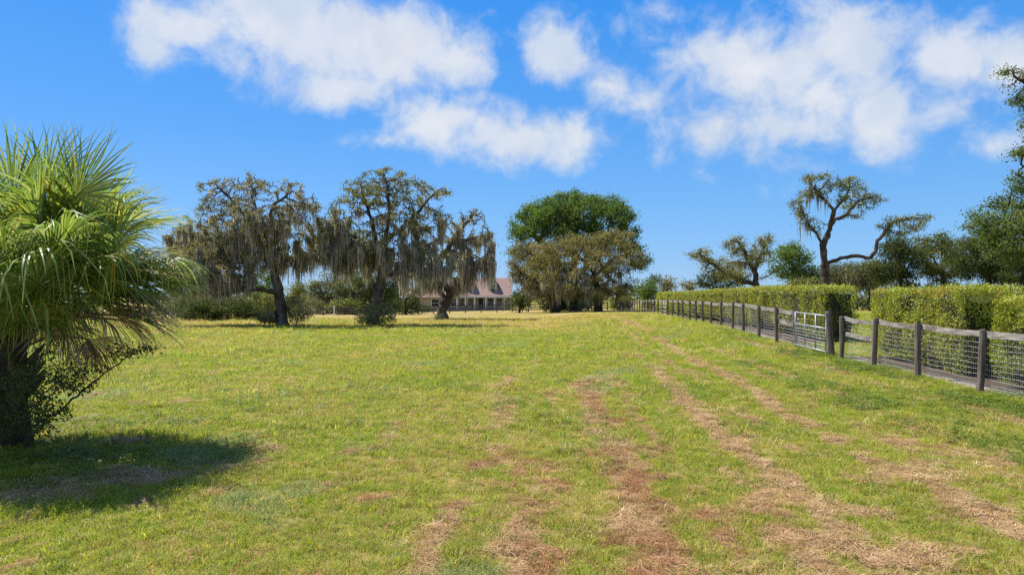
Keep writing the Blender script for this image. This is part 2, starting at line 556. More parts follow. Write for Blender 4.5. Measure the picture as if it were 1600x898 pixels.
def ground_mat():
    m, nt = new_mat('lawn')
    tc = nn(nt, 'ShaderNodeTexCoord')
    A = {k: nn(nt, 'ShaderNodeAttribute', attribute_name=k).outputs['Fac'] for k in ('straw', 'sand', 'dry', 'mulch')}
    n1 = noise(nt, tc.outputs['Object'], 0.5, 8, 0.65)
    n2 = noise(nt, tc.outputs['Object'], 9.0, 8, 0.7)
    n3 = noise(nt, tc.outputs['Object'], 55.0, 5, 0.7)
    g = mixc(nt, ramp(nt, n2.outputs[0], .3, .7), (0.15, 0.15, 0.018), (0.25, 0.235, 0.036))
    g = mixc(nt, ramp(nt, n1.outputs[0], .45, .7), g, (0.21, 0.205, 0.025))
    dcol = mixc(nt, ramp(nt, n2.outputs[0], .35, .65), (0.27, 0.20, 0.075), (0.36, 0.27, 0.11))
    g = mixc(nt, A['dry'], g, dcol)
    soil = mixc(nt, ramp(nt, n3.outputs[0], .35, .65), (0.20, 0.115, 0.06), (0.46, 0.31, 0.175))
    g = mixc(nt, mth(nt, 'MULTIPLY', A['straw'], ramp(nt, n3.outputs[0], .2, .45)), g, soil)
    snd = mixc(nt, ramp(nt, n2.outputs[0], .3, .7), (0.20, 0.165, 0.145), (0.40, 0.34, 0.31))
    g = mixc(nt, A['sand'], g, snd)
    g = mixc(nt, A['mulch'], g, mixc(nt, ramp(nt, n3.outputs[0], .3, .7), (0.04, 0.03, 0.024), (0.13, 0.10, 0.08)))
    p = nn(nt, 'ShaderNodeBsdfPrincipled')
    nt.links.new(g, p.inputs['Base Color'])
    p.inputs['Roughness'].default_value = 0.95
    p.inputs['Specular IOR Level'].default_value = 0.1
    b = nn(nt, 'ShaderNodeBump')
    b.inputs['Strength'].default_value = 0.6
    b.inputs['Distance'].default_value = 0.04
    nt.links.new(mth(nt, 'ADD', n3.outputs[0], n2.outputs[0]), b.inputs['Height'])
    nt.links.new(b.outputs[0], p.inputs['Normal'])
    out(nt, p.outputs[0])
    return m


tag(link('ground', gm, ground_mat()), 'wide mown pasture of green grass with rows of dry brown clippings', 'ground', kind='structure')

# ------------------------------------------------------------------ grass, straw, ground cover (instanced tufts)
PROTO = bpy.data.collections.new('tuft_shapes')     # never linked to the scene


def blade_mesh(name, n, R, h0, h1, w, lean, flat=False, leaf=False):
    V, Fc, var = [], [], []
    for k in range(n):
        a, r = RNG.uniform(0, 6.283), R * math.sqrt(RNG.random())
        bx, by = r * math.cos(a), r * math.sin(a)
        yaw = RNG.uniform(0, 6.283)
        d = np.array([math.cos(yaw), math.sin(yaw), 0])
        s = np.array([-d[1], d[0], 0])
        h = RNG.uniform(h0, h1)
        ln = RNG.uniform(*lean) * h
        base = np.array([bx, by, 0.0])
        b = len(V)
        if leaf:                                   # a stalk with a broad leaf
            c = base + d * ln * .4 + np.array([0, 0, h])
            tip = c + d * w * 2.2 + np.array([0, 0, RNG.uniform(-.3, .5) * w])
            mid = (c + tip) / 2
            V += [c, mid + s * w, tip, mid - s * w]
            Fc += [(b, b + 1, b + 2, b + 3)]
            var += [RNG.uniform(.75, 1.2)] * 4
            continue
        if flat:
            z = RNG.uniform(.002, .035)
            base[2] = z
            mid = base + d * ln * .5 + np.array([0, 0, RNG.uniform(-.006, .018)])
            tip = base + d * ln + np.array([0, 0, RNG.uniform(-.012, .02)])
        else:
            mid = base + d * ln * .35 + np.array([0, 0, h * .62])
            tip = base + d * ln + np.array([0, 0, h * RNG.uniform(.75, 1.0)])
        V += [base - s * w / 2, base + s * w / 2, mid + s * w * .4, mid - s * w * .4, tip + s * w * .06, tip - s * w * .06]
        Fc += [(b, b + 1, b + 2, b + 3), (b + 3, b + 2, b + 4, b + 5)]
        var += [RNG.uniform(.72, 1.22)] * 6
    return mesh_np(name, np.array(V), np.array(Fc), 4, {'vary': np.array(var)})


def scatter(name, label, cat, protos, mat, P, rot, scl, tint, idx):
    coll = bpy.data.collections.new(name + '_shapes')
    for i, me in enumerate(protos):
        me.materials.append(mat)
        o = bpy.data.objects.new(f'{name}_tuft_{i}', me)
        coll.objects.link(o)
    me = bpy.data.meshes.new(name)
    P = np.ascontiguousarray(P, dtype=np.float32)
    me.vertices.add(len(P)); me.vertices.foreach_set('co', P.ravel())
    add_attr(me, {'rot': rot, 'scl': scl, 'tint': tint, 'idx': idx})
    o = link(name, me)
    tag(o, label, cat, kind='stuff')
    ng = bpy.data.node_groups.new(name + '_scatter', 'GeometryNodeTree')
    ng.interface.new_socket('Geometry', in_out='INPUT', socket_type='NodeSocketGeometry')
    ng.interface.new_socket('Geometry', in_out='OUTPUT', socket_type='NodeSocketGeometry')
    gi, go = ng.nodes.new('NodeGroupInput'), ng.nodes.new('NodeGroupOutput')
    ci = ng.nodes.new('GeometryNodeCollectionInfo')
    ci.inputs['Collection'].default_value = coll
    ci.inputs['Separate Children'].default_value = True
    ci.inputs['Reset Children'].default_value = True
    ip = ng.nodes.new('GeometryNodeInstanceOnPoints')
    ip.inputs['Pick Instance'].default_value = True

    def na(n, t):
        a = ng.nodes.new('GeometryNodeInputNamedAttribute')
        a.data_type = t
        a.inputs[0].default_value = n
        return a.outputs[0]
    er = ng.nodes.new('FunctionNodeEulerToRotation')
    L = ng.links.new
    L(gi.outputs[0], ip.inputs['Points'])
    L(ci.outputs[0], ip.inputs['Instance'])
    L(na('idx', 'INT'), ip.inputs['Instance Index'])
    L(na('rot', 'FLOAT_VECTOR'), er.inputs[0])
    L(er.outputs[0], ip.inputs['Rotation'])
    L(na('scl', 'FLOAT'), ip.inputs['Scale'])
    L(ip.outputs[0], go.inputs[0])
    md = o.modifiers.new('scatter', 'NODES')
    md.node_group = ng
    return o


def ground_z(x, y):
    nr = 1 - smooth(30, 60, y)
    return gz(x, y) + nr * ((fbm(x * .7, y * .7, 3) - .5) * .07 + (fbm(x * 5, y * 5, 2) - .5) * .03 * (1 - smooth(14, 22, y)))


def band(y0, y1, dens, margin=3.0):
    """Even random points of the view's wedge between two distances."""
    w0, w1 = .76 * y0 + margin, .76 * y1 + margin
    n = int((w0 + w1) * (y1 - y0) * dens)
    y = RNG.uniform(y0, y1, n * 2)
    x = RNG.uniform(-w1, w1, n * 2)
    k = np.abs(x) < .76 * y + margin
    x, y = x[k], y[k]
    return x[:n], y[:n]


def pal(cols, w, n):
    c = np.array(cols)
    w = np.array(w) / np.sum(w)
    return c[RNG.choice(len(c), n, p=w)] * RNG.uniform(.8, 1.2, (n, 1))


X, Y, S = [], [], []
for y0, y1, dn, sc in ((3.2, 6, 430, .72), (6, 9, 330, .8), (9, 14, 190, .95), (14, 22, 95, 1.25), (22, 36, 36, 1.8), (36, 62, 11, 2.6)):
    x, y = band(y0, y1, dn)
    X.append(x); Y.append(y); S.append(np.full(len(x), sc))
X, Y, S = np.concatenate(X), np.concatenate(Y), np.concatenate(S)
ms, md_, mdry = straw_mask(X, Y), sand_mask(X, Y), dry_mask(X, Y)
keep = (RNG.random(len(X)) > ms * .72) & (RNG.random(len(X)) > md_ * .95) & ((X < fence_x(Y) + .3) | (X > fence_x(Y) + 2.5)) & (RNG.random(len(X)) > mulch_mask(X, Y)) | ((X > fence_x(Y)) & (Y > 21) & (Y < 25.3))
X, Y, S, ms, mdry = X[keep], Y[keep], S[keep], ms[keep], mdry[keep]
n = len(X)
lush = pal([(.235, .295, .022), (.29, .32, .032), (.17, .245, .02), (.35, .34, .06)], [4, 3, 2, 2], n)
dryc = pal([(.42, .33, .11), (.36, .29, .06), (.50, .40, .19), (.33, .28, .04)], [3, 3, 1.5, 2], n)
pdry = np.clip(mdry * (.62 + .3 * smooth(36, 46, Y)) + ms * .35 + .05, 0, 1)
tn = np.where(RNG.random((n, 1)) < pdry[:, None], dryc, lush)
grey = fbm(X * .45 + 90, Y * .45, 3) > .74          # patches of a bluish, coarser grass
tn[grey] = pal([(.23, .28, .08), (.29, .32, .12)], [1, 1], int(grey.sum()))
tall = 1 + .6 * smooth(.5, .85, fbm(X * 1.7, Y * 1.7 + 50, 3)) * (RNG.random(n) < .6) + .8 * (RNG.random(n) < .012)
rot = np.stack([RNG.normal(0, .12, n), RNG.normal(0, .12, n), RNG.uniform(0, 6.283, n)], 1)
protos = [blade_mesh('tuft', 15, .085, .032, .075, .0062, (.3, 1.7)) for _ in range(7)]
scatter('grass', 'short mown green grass over the pasture', 'grass', protos, M['blade'],
        np.stack([X, Y, ground_z(X, Y) - .004], 1), rot, S * tall * RNG.uniform(.75, 1.15, n), tn, RNG.integers(0, 7, n))

X, Y, S = [], [], []
for y0, y1, dn, sc in ((3.2, 7, 420, .85), (7, 12, 210, 1.05), (12, 22, 90, 1.4), (22, 50, 22, 2.1)):
    x, y = band(y0, y1, dn)
    X.append(x); Y.append(y); S.append(np.full(len(x), sc))
X, Y, S = np.concatenate(X), np.concatenate(Y), np.concatenate(S)
ms = straw_mask(X, Y)
keep = (RNG.random(len(X)) < ms ** 1.15 * .92 + .05) & (X < fence_x(Y) + .2)
X, Y, S, ms = X[keep], Y[keep], S[keep], ms[keep]
n = len(X)
tn = pal([(.50, .335, .17), (.36, .215, .10), (.60, .44, .25), (.23, .125, .058)], [4, 4, 2, 1.5], n)
tn = tn * (1 - .42 * (smooth(.45, .62, fbm(X * .5 + 81, Y * .4, 3)) * (1 - smooth(1.5, 3, X)))[:, None] * np.array([.6, 1, 1.15]))
protos = [blade_mesh('clipping', 16, .09, .07, .17, .0052, (.8, 1.0), flat=True) for _ in range(6)]
scatter('dry_clippings', 'dry brown grass clippings lying in rows on the pasture', 'clippings', protos, M['straw'],
        np.stack([X, Y, ground_z(X, Y) + ms * .012 - .002], 1), np.stack([RNG.normal(0, .1, n), RNG.normal(0, .1, n), RNG.uniform(0, 6.28, n)], 1),
        S * RNG.uniform(.6, 1.1, n), tn, RNG.integers(0, 6, n))

# broad-leaved weeds: a band along the fence foot, patches in the lawn and under the palm
n0 = 16000
Y = RNG.uniform(8, 34, n0)
X = fence_x(Y) + RNG.normal(-.55, .42, n0)
k = RNG.random(n0) < smooth(.35, .62, fbm(X * .9 + 12, Y * .6, 3)) * (1.2 - .03 * Y)
X, Y = X[k], Y[k]
x2 = RNG.uniform(-9, -3.2, 5000); y2 = RNG.uniform(7, 11, 5000)
k = RNG.random(5000) < .6 * smooth(.48, .68, fbm(x2 * 1.1 + 4, y2 * 1.1, 3)) * smooth(-3.0, -5, x2)
x3, y3 = band(3.2, 16, 60)
k3 = (fbm(x3 * .8 + 70, y3 * .8 + 11, 3) > .60) & (RNG.random(len(x3)) < .55)
x4 = RNG.uniform(5.2, 7.6, 3500); y4 = RNG.uniform(7, 20, 3500)
k4 = (np.abs(x4 - 6.5 - .03 * (y4 - 10)) < .5) & (fbm(x4 * .9 + 2, y4 * .6 + 44, 3) > .47)
X = np.concatenate([X, x2[k], x3[k3], x4[k4]]); Y = np.concatenate([Y, y2[k], y3[k3], y4[k4]])
n = len(X)
tn = pal([(.14, .20, .025), (.19, .25, .035), (.10, .16, .02), (.26, .30, .07)], [3, 3, 2, 1], n)
protos = [blade_mesh('weed', 13, .085, .02, .085, .016, (.2, .8), leaf=True) for _ in range(5)]
scatter('ground_cover', 'low broad-leaved weeds along the fence foot and in the grass', 'weeds', protos, M['blade'],
        np.stack([X, Y, ground_z(X, Y)], 1), np.stack([RNG.normal(0, .2, n), RNG.normal(0, .2, n), RNG.uniform(0, 6.28, n)], 1),
        RNG.uniform(.6, 1.25, n) * (.5 + .5 * smooth(5, 11, Y)), tn, RNG.integers(0, 5, n))


# ------------------------------------------------------------------ trees
def unit(v):
    return v / np.maximum(np.linalg.norm(v, axis=-1, keepdims=True), 1e-9)


def cards(C, L, W, tint, up=0.0, out_=None, outw=0.0):
    """One folded diamond leaf at each centre C."""
    n = len(C)
    u = RNG.normal(size=(n, 3)); u[:, 2] += up
    if out_ is not None:
        u += out_ * outw
    u = unit(u)
    v = unit(np.cross(u, RNG.normal(size=(n, 3))))
    L, W = np.broadcast_to(L, n)[:, None], np.broadcast_to(W, n)[:, None]
    V = np.stack([C - u * L / 2, C + v * W / 2 + u * L * .08, C + u * L / 2, C - v * W / 2 + u * L * .08], 1).reshape(-1, 3)
    Fc = np.arange(4 * n).reshape(n, 4)
    return V, Fc, np.repeat(tint, 4, 0)


class Tree:
    def __init__(self, limbs, blobs, Y, step, seed, jit=.35, up=.05, kill=1.6, iters=90, mult=1.0):
        """limbs: polylines of (px, py, depth offset); blobs: (px, py, rx, ry, depth, rdepth, n) that the twigs grow towards."""
        self.rng = np.random.default_rng(seed)
        rng = self.rng
        s = Y / F
        P, par = [], []
        for li, l in enumerate(limbs):
            pts = np.array([at(a[0], a[1], Y) + np.array([0, (a[2] if len(a) > 2 else 0), 0]) for a in l])
            if li == 0:
                pts[0, 2] = min(pts[0, 2], G(pts[0, 0], pts[0, 1])) - .05
                last = -1
            else:
                last = int(np.argmin(np.linalg.norm(np.array(P) - pts[0], axis=1)))
                pts = pts[1:] if len(pts) > 1 else pts
                pts = np.vstack([P[last], pts])
            prev = pts[0]
            if li == 0:
                P.append(prev); par.append(-1); last = 0
            for k in range(1, len(pts)):
                d = pts[k] - pts[k - 1]
                m = max(1, int(round(np.linalg.norm(d) / step)))
                for j in range(1, m + 1):
                    p = pts[k - 1] + d * j / m + (rng.normal(0, .10 * step, 3) if j < m or k < len(pts) - 1 else 0)
                    P.append(p); par.append(last); last = len(P) - 1
        A = []
        for b in blobs:
            px, py, rx, ry, dy, rd, n = b
            n = int(n * mult)
            v = unit(rng.normal(size=(n, 3))) * rng.random((n, 1)) ** (1 / 2.2)
            A.append(at(px, py, Y) + np.array([0, dy, 0]) + v * np.array([rx * s, rd, ry * s]))
        A = np.vstack(A)
        Pn = np.array(P)
        best = np.full(len(A), 1e9); bi = np.zeros(len(A), int)
        for a0 in range(0, len(Pn), 400):
            d = np.linalg.norm(A[:, None] - Pn[None, a0:a0 + 400], axis=2)
            m = d.min(1); j = d.argmin(1) + a0
            u = m < best; best[u] = m[u]; bi[u] = j[u]
        alive = np.ones(len(A), bool)
        P = list(P)
        grown = {}
        for it in range(iters):
            alive &= best > kill * step
            if not alive.any():
                break
            idx = np.where(alive)[0]
            uq, inv = np.unique(bi[idx], return_inverse=True)
            dirs = unit(A[idx] - np.array([P[i] for i in bi[idx]]))
            acc = np.zeros((len(uq), 3)); np.add.at(acc, inv, dirs)
            acc = unit(unit(acc) + rng.normal(0, jit, acc.shape) + np.array([0, 0, up]))
            new, base = [], len(P)
            for k, node in enumerate(uq):
                c = grown.get(int(node), 0)
                if c >= 3:
                    alive[idx[inv == k]] = False
                    continue
                grown[int(node)] = c + 1
                p = P[node] + acc[k] * step
                P.append(p); par.append(int(node)); new.append(p)
            if not new:
                continue
            new = np.array(new)
            d = np.linalg.norm(A[:, None] - new[None], axis=2)
            m = d.min(1); j = d.argmin(1) + base
            u = m < best; best[u] = m[u]; bi[u] = j[u]
        self.P, self.par, self.step = np.array(P), np.array(par), step
        n = len(self.P)
        w = np.zeros(n); kids = [[] for _ in range(n)]
        for i in range(1, n):
            kids[par[i]].append(i)
        for i in range(n - 1, -1, -1):          # parents always come first
            if not kids[i]:
                w[i] = 1
            if par[i] >= 0:
                w[par[i]] += w[i]
        self.w, self.kids = w, kids

    def wood(self, name, r_trunk, r_min=.014, sides=5, power=.46, flare=1.6):
        P, par, w, kids = self.P, self.par, self.w, self.kids
        n = len(P)
        r = np.maximum(r_trunk * (w / w[0]) ** power, r_min)
        z0 = P[0, 2]
        r = r * (1 + (flare - 1) * np.exp(-np.maximum(P[:, 2] - z0, 0) / (r_trunk * 1.3)) * (w > w[0] * .3))
        self.r = r
        V, Fc = [], []
        dirn = np.zeros((n, 3))
        main = np.full(n, -1)
        for i in range(n):
            if kids[i]:
                main[i] = max(kids[i], key=lambda c: w[c])
        for i in range(n):
            a = P[i] - P[par[i]] if par[i] >= 0 else np.array([0, 0, 1.])
            b = P[main[i]] - P[i] if main[i] >= 0 else a
            d = unit(a) + unit(b)
            dirn[i] = unit(d) if np.linalg.norm(d) > .1 else unit(a)
        ref = np.cross(dirn, np.array([.31, .9, .2]))
        s = unit(ref); t = np.cross(dirn, s)
        ang = np.arange(sides) * 2 * math.pi / sides
        ring = lambda p, i, rr: p + rr * (np.cos(ang)[:, None] * s[i] + np.sin(ang)[:, None] * t[i]) * self.rng.uniform(.86, 1.14, (sides, 1))
        start = [0] * n
        for i in range(n):
            start[i] = len(V); V.extend(ring(P[i], i, r[i]))
        for i in range(1, n):
            p = par[i]
            if main[p] == i:
                b = start[p]
            else:
                b = len(V); V.extend(ring(P[p], i, min(r[i] * 1.15, r[p])))
            for k in range(sides):
                k2 = (k + 1) % sides
                Fc.append((b + k, b + k2, start[i] + k2, start[i] + k))
        return mesh_np(name, np.array(V), np.array(Fc), 4, None, True)

    def crown(self, name, per, size, spread, cols, wts, wmax=2.5, up=.2, clump=.25, gap=0.0, gs=2.2):
        tip = np.where(self.w <= wmax)[0]
        tip = tip[self.P[tip, 2] > self.P[0, 2] + .3]
        if gap:
            q = self.P[tip] / gs
            v = (vnoise(q[:, 0] + 3, q[:, 2] * 1.2) + vnoise(q[:, 1] + 51, q[:, 2] * 1.2 + q[:, 0] * .3)) / 2
            tip = tip[v > gap]
        n = len(tip)
        k = np.maximum(self.rng.normal(per, per * .45, n), 0).astype(int)
        c = np.repeat(self.P[tip], k, 0)
        off = self.rng.normal(0, 1, (len(c), 3)) * np.array([1, 1, .7]) * spread
        base = np.repeat(pal(cols, wts, n), k, 0)
        own = pal(cols, wts, len(c))
        tn = base * (1 - clump) + own * clump
        L = size * self.rng.uniform(.65, 1.4, len(c))
        V, Fc, T = cards(c + off, L, L * .62, tn, up)
        return mesh_np(name, V, Fc, 4, {'tint': T})

    def moss(self, name, n, l0, l1, width, cols, wts, wmax=40, bias=None, per=9, spread=.11, floor=0.0, patchy=.44):
        """Clumps of hanging strands under the twigs and limbs."""
        rng = self.rng
        c = np.where((self.w <= wmax) & (self.w >= 2) & (self.P[:, 2] > self.P[0, 2] + 1.6))[0]
        pw = np.ones(len(c)) if bias is None else bias(self.P[c])
        q = self.P[c] / 1.4
        pw = pw * (.12 + ((vnoise(q[:, 0] + 31, q[:, 2]) + vnoise(q[:, 1] + 7, q[:, 2] + q[:, 0] * .4)) / 2 > patchy))
        pk = rng.choice(c, n, p=pw / pw.sum())
        big = rng.lognormal(-.1, .5, n) * (1 if bias is None else .35 + .65 * bias(self.P[pk]))
        k = rng.integers(max(2, per - 4), per + 5, n)
        p = np.repeat(self.P[pk], k, 0) + rng.normal(0, 1, (k.sum(), 3)) * np.array([spread, spread, .05])
        Ln = np.clip(np.repeat(big, k) * rng.uniform(l0, l1, len(p)) * rng.uniform(.35, 1.1, len(p)), .10, l1 * 1.6)
        gl = np.vectorize(G)(p[:, 0], p[:, 1])
        Ln = np.minimum(Ln, np.maximum(p[:, 2] - np.maximum(gl + .5, floor + rng.normal(0, .35, len(p))), .1))
        a = rng.uniform(0, math.pi, len(p))
        s = np.stack([np.cos(a), np.sin(a), np.zeros(len(p))], 1)
        wd = (width * rng.uniform(.5, 1.5, len(p)))[:, None]
        sway = rng.normal(0, .05, (len(p), 3)) * Ln[:, None]; sway[:, 2] = 0
        lv = lambda f, ww: (p + sway * f * f - np.array([0, 0, 1]) * (Ln * f)[:, None], ww)
        rows = []
        for f, ww in ((0, .35), (.3, 1.0), (.65, .8), (1.0, .12)):
            q, k_ = lv(f, ww)
            q = q + rng.normal(0, .02, q.shape) * (f > 0)
            rows += [q - s * wd * k_, q + s * wd * k_]
        V = np.stack(rows, 1).reshape(-1, 3)
        b = np.arange(len(p))[:, None] * 8
        Fc = np.concatenate([b + np.array([[j, j + 1, j + 3, j + 2]]) for j in (0, 2, 4)], 0)
        tn = np.repeat(np.repeat(pal(cols, wts, n), k, 0) * rng.uniform(.8, 1.2, (len(p), 1)), 8, 0)
        return mesh_np(name, V, Fc, 4, {'tint': tn})


OAK = [(.13, .128, .058), (.175, .16, .072), (.10, .10, .048), (.22, .175, .085)]
OAKG = [(.125, .15, .045), (.18, .19, .055), (.09, .11, .035), (.21, .185, .065)]
BROWN = [(.20, .165, .068), (.245, .195, .08), (.145, .125, .058), (.175, .17, .062)]
GREEN = [(.075, .125, .026), (.105, .16, .033), (.055, .095, .024), (.14, .18, .042)]
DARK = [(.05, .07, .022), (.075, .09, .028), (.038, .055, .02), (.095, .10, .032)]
GREYG = [(.115, .12, .06), (.15, .15, .075), (.08, .085, .042)]
MOSS = [(.43, .385, .325), (.36, .32, .27), (.52, .47, .40), (.27, .235, .195)]
W4, W3 = [3, 3, 2, 1.5], [1, 1, 1]


def tree(name, label, limbs, blobs, Y, step, r, leaf, cols, seed, moss=None, bark='bark', cat='oak tree', group=None, kw=None, ckw=None, sides=5, wts=None, power=.46):
    t = Tree(limbs, blobs, Y, step, seed, **(kw or {}))
    root = thing(name, (t.P[0, 0], t.P[0, 1], G(t.P[0, 0], t.P[0, 1])), label, cat, group)
    link('trunk', t.wood('trunk', r, sides=sides, power=power, r_min=.012 + Y * .00022), M[bark], root)
    per, size, spread = leaf
    link('crown', t.crown('crown', per, size, spread, cols, wts or ([1] * len(cols)), **(ckw or {})), M['leaf'], root)
    if moss:
        mk = dict(cols=MOSS, wts=W4); mk.update(moss)
        link('hanging_moss', t.moss('hanging_moss', **mk), M['moss'], root, 'stuff')
    return root


GO = 'old oaks on the pasture hung with moss'
# left mossy oak
tree('mossy_oak', 'leaning mossy oak with a long low limb, nearest to the palm',
     [[(441, 509), (439, 480), (434, 452), (429, 425)], [(434, 462), (415, 452, -.5), (385, 453, -.9), (350, 460, -1.2), (320, 449, -1.5), (288, 452, -1.6)],
      [(429, 427), (412, 402, .3), (400, 370, .8), (370, 330, 1), (345, 300, .8), (330, 285, .6)], [(429, 428), (426, 390, -.5), (420, 350, -1), (405, 320, -1), (400, 292, -.8)],
      [(431, 412), (450, 403, .4), (480, 400, .6), (503, 385, .5)], [(422, 365, -.8), (440, 325, -1.6), (470, 305, -1.8)], [(405, 378, .7), (360, 370, 1.8), (320, 370, 2.4), (295, 385, 2)]],
     [(335, 292, 38, 20, .6, 1.6, 60), (345, 325, 48, 28, .8, 2.4, 90), (402, 295, 40, 22, -.8, 1.8, 70), (460, 303, 42, 11, -1.8, 1.2, 36), (470, 345, 42, 34, -.8, 2.4, 90), (500, 362, 20, 34, .4, 1.6, 60), (488, 392, 22, 16, .3, 1.4, 30),
      (360, 365, 62, 40, .5, 3.0, 130), (312, 378, 36, 44, 1.8, 2.2, 110), (330, 405, 48, 36, -.5, 2.4, 130), (385, 395, 44, 30, 0, 2.4, 90), (318, 440, 42, 14, -1.2, 1.8, 60), (375, 425, 45, 22, -.8, 2.2, 70), (460, 405, 46, 20, .3, 2, 60), (270, 395, 20, 40, 0, 1.6, 50), (412, 350, 52, 38, -1, 2.6, 110), (300, 428, 36, 30, -.6, 2.0, 70), (448, 388, 52, 28, .2, 2.4, 80), (345, 425, 64, 26, -.6, 2.6, 90), (484, 325, 28, 16, -1, 1.4, 34), (280, 360, 20, 25, 1, 1.5, 36)],
     46, .31, .33, (20, .11, .13), OAK, 3, dict(n=4300, floor=1.9, patchy=.41, l0=.2, l1=1.05, width=.024, bias=lambda p: .12 + smooth(9.4, 5.2, p[:, 2])), group=GO, sides=7, kw=dict(mult=2.6, kill=1.35, jit=.5), ckw=dict(gap=.40, gs=1.2))
# centre mossy oak
tree('mossy_oak', 'tallest mossy oak, rising behind the round bush in the pasture',
     [[(584, 508), (588, 475), (595, 445), (598, 424)], [(597, 428), (625, 426, -.4), (656, 421, -.9), (690, 418, -1.2), (714, 419, -1.2)], [(598, 424), (590, 390, .4), (577, 345, .8), (565, 305, .8), (560, 285, .6)],
      [(599, 420), (602, 380, -.4), (611, 335, -.6), (606, 292, -.4), (600, 270, -.2)], [(604, 378, -.4), (640, 345, .4), (664, 312, .8), (684, 294, .8)], [(594, 402, .3), (562, 374, -.8), (530, 352, -1.4)], [(656, 421, -.9), (655, 402, -.6), (664, 386, -.4), (690, 372, 0)]],
     [(600, 280, 48, 19, -.2, 1.6, 80), (560, 298, 34, 24, .6, 1.6, 60), (638, 296, 46, 24, .6, 1.8, 75), (542, 336, 28, 28, -1, 1.8, 56), (602, 326, 62, 36, 0, 2.8, 130), (650, 346, 48, 34, .5, 2.4, 90), (562, 376, 48, 34, -.6, 2.4, 90),
      (522, 372, 22, 38, -1.2, 1.5, 60), (618, 388, 60, 30, 0, 2.6, 120), (570, 395, 40, 24, .3, 2, 70), (536, 402, 30, 22, -.5, 1.8, 50), (640, 402, 50, 18, 0, 2, 60), (512, 380, 16, 34, -1, 1.4, 40), (682, 300, 24, 14, .8, 1.2, 26), (686, 345, 22, 22, .2, 1.4, 36), (660, 400, 48, 18, -.8, 1.6, 60), (590, 305, 40, 25, -.5, 2, 60)],
     47, .31, .34, (21, .11, .13), [(.12, .135, .04), (.16, .165, .05), (.09, .105, .035), (.20, .165, .06)], 8, dict(n=3900, floor=2.3, patchy=.41, l0=.2, l1=1.05, width=.024, bias=lambda p: .08 + smooth(9.2, 5.0, p[:, 2])), group=GO, sides=7, kw=dict(mult=2.6, kill=1.35, jit=.5), ckw=dict(gap=.40, gs=1.2))
# the squat one in front of the house
tree('mossy_oak', 'stout hollow-trunked mossy oak in front of the house',
     [[(690, 499), (692, 485), (698, 470), (703, 461)], [(702, 463), (690, 432, .3), (684, 404, .4), (699, 389, .4), (706, 375, .3), (722, 358, 0), (741, 334, -.3)], [(703, 461), (724, 432, -.4), (745, 410, -.6), (764, 396, -.6), (770, 380, -.4)],
      [(698, 470), (683, 445, -.4), (662, 428, -.8), (638, 433, -1)], [(708, 374, .3), (735, 372, .8), (758, 366, 1)]],
     [(738, 342, 28, 17, -.2, 1.5, 50), (752, 368, 22, 24, .5, 1.6, 50), (712, 362, 28, 24, .2, 1.6, 50), (762, 408, 16, 24, -.5, 1.4, 36), (716, 404, 38, 24, -.2, 2.2, 70), (668, 418, 44, 24, -.6, 2, 70), (690, 438, 40, 16, -.3, 1.6, 46), (640, 430, 24, 18, -.8, 1.4, 36)],
     59, .42, .40, (16, .12, .15), OAK, 14, dict(n=1500, floor=2.0, l0=.4, l1=1.7, width=.026, spread=.14, bias=lambda p: .15 + smooth(9, 5, p[:, 2])), group=GO, sides=7, kw=dict(mult=2.2, kill=1.4, jit=.5))
# the brown oaks and the big green one behind
tree('brown_oak', 'broad brown-leaved oak standing before the dark green dome',
     [[(936, 488), (934, 470), (932, 445), (928, 425)], [(932, 440), (905, 425, -1), (870, 420, -2)], [(931, 430), (958, 405, 1), (985, 395, 1)], [(928, 426), (905, 400, 0), (880, 385, .5)], [(929, 426), (940, 395, -1), (950, 372, -1)]],
     [(952, 376, 44, 22, -.5, 3, 80), (905, 385, 52, 25, .5, 4, 100), (862, 402, 46, 30, 0, 4, 90), (984, 400, 26, 28, .5, 3, 60), (942, 418, 58, 30, -1.5, 4, 110), (882, 432, 58, 28, -1.5, 4, 100), (905, 455, 62, 18, -2, 4, 80), (955, 448, 38, 18, -2, 3.5, 60), (1000, 408, 14, 18, 0, 2, 20)],
     90, .5, .5, (52, .18, .34), BROWN, 21, dict(n=420, l0=.5, l1=1.8, width=.05, spread=.25, per=6, bias=lambda p: .06 + smooth(7.5, 3.5, p[:, 2])), group=None, kw=dict(mult=2))
tree('grey_oak', 'grey-brown mossy oak beside the right end of the house',
     [[(868, 488), (864, 465), (856, 440)], [(862, 460), (835, 440, -1), (812, 425, -1)], [(857, 440), (840, 405, 0), (822, 390, 0)], [(858, 442), (872, 415, 1)]],
     [(822, 395, 26, 22, 0, 3, 50), (832, 430, 38, 36, -.5, 3.5, 100), (806, 420, 18, 30, 0, 2, 36), (866, 440, 28, 30, 0, 3, 50), (845, 455, 40, 16, -1, 3, 40)],
     94, .5, .55, (50, .19, .4), [(.15, .125, .06), (.17, .145, .07), (.11, .10, .05)], 22, dict(n=330, l0=.5, l1=2.0, width=.05, spread=.25, per=6, bias=lambda p: .1 + smooth(8, 3.5, p[:, 2])), kw=dict(mult=2))
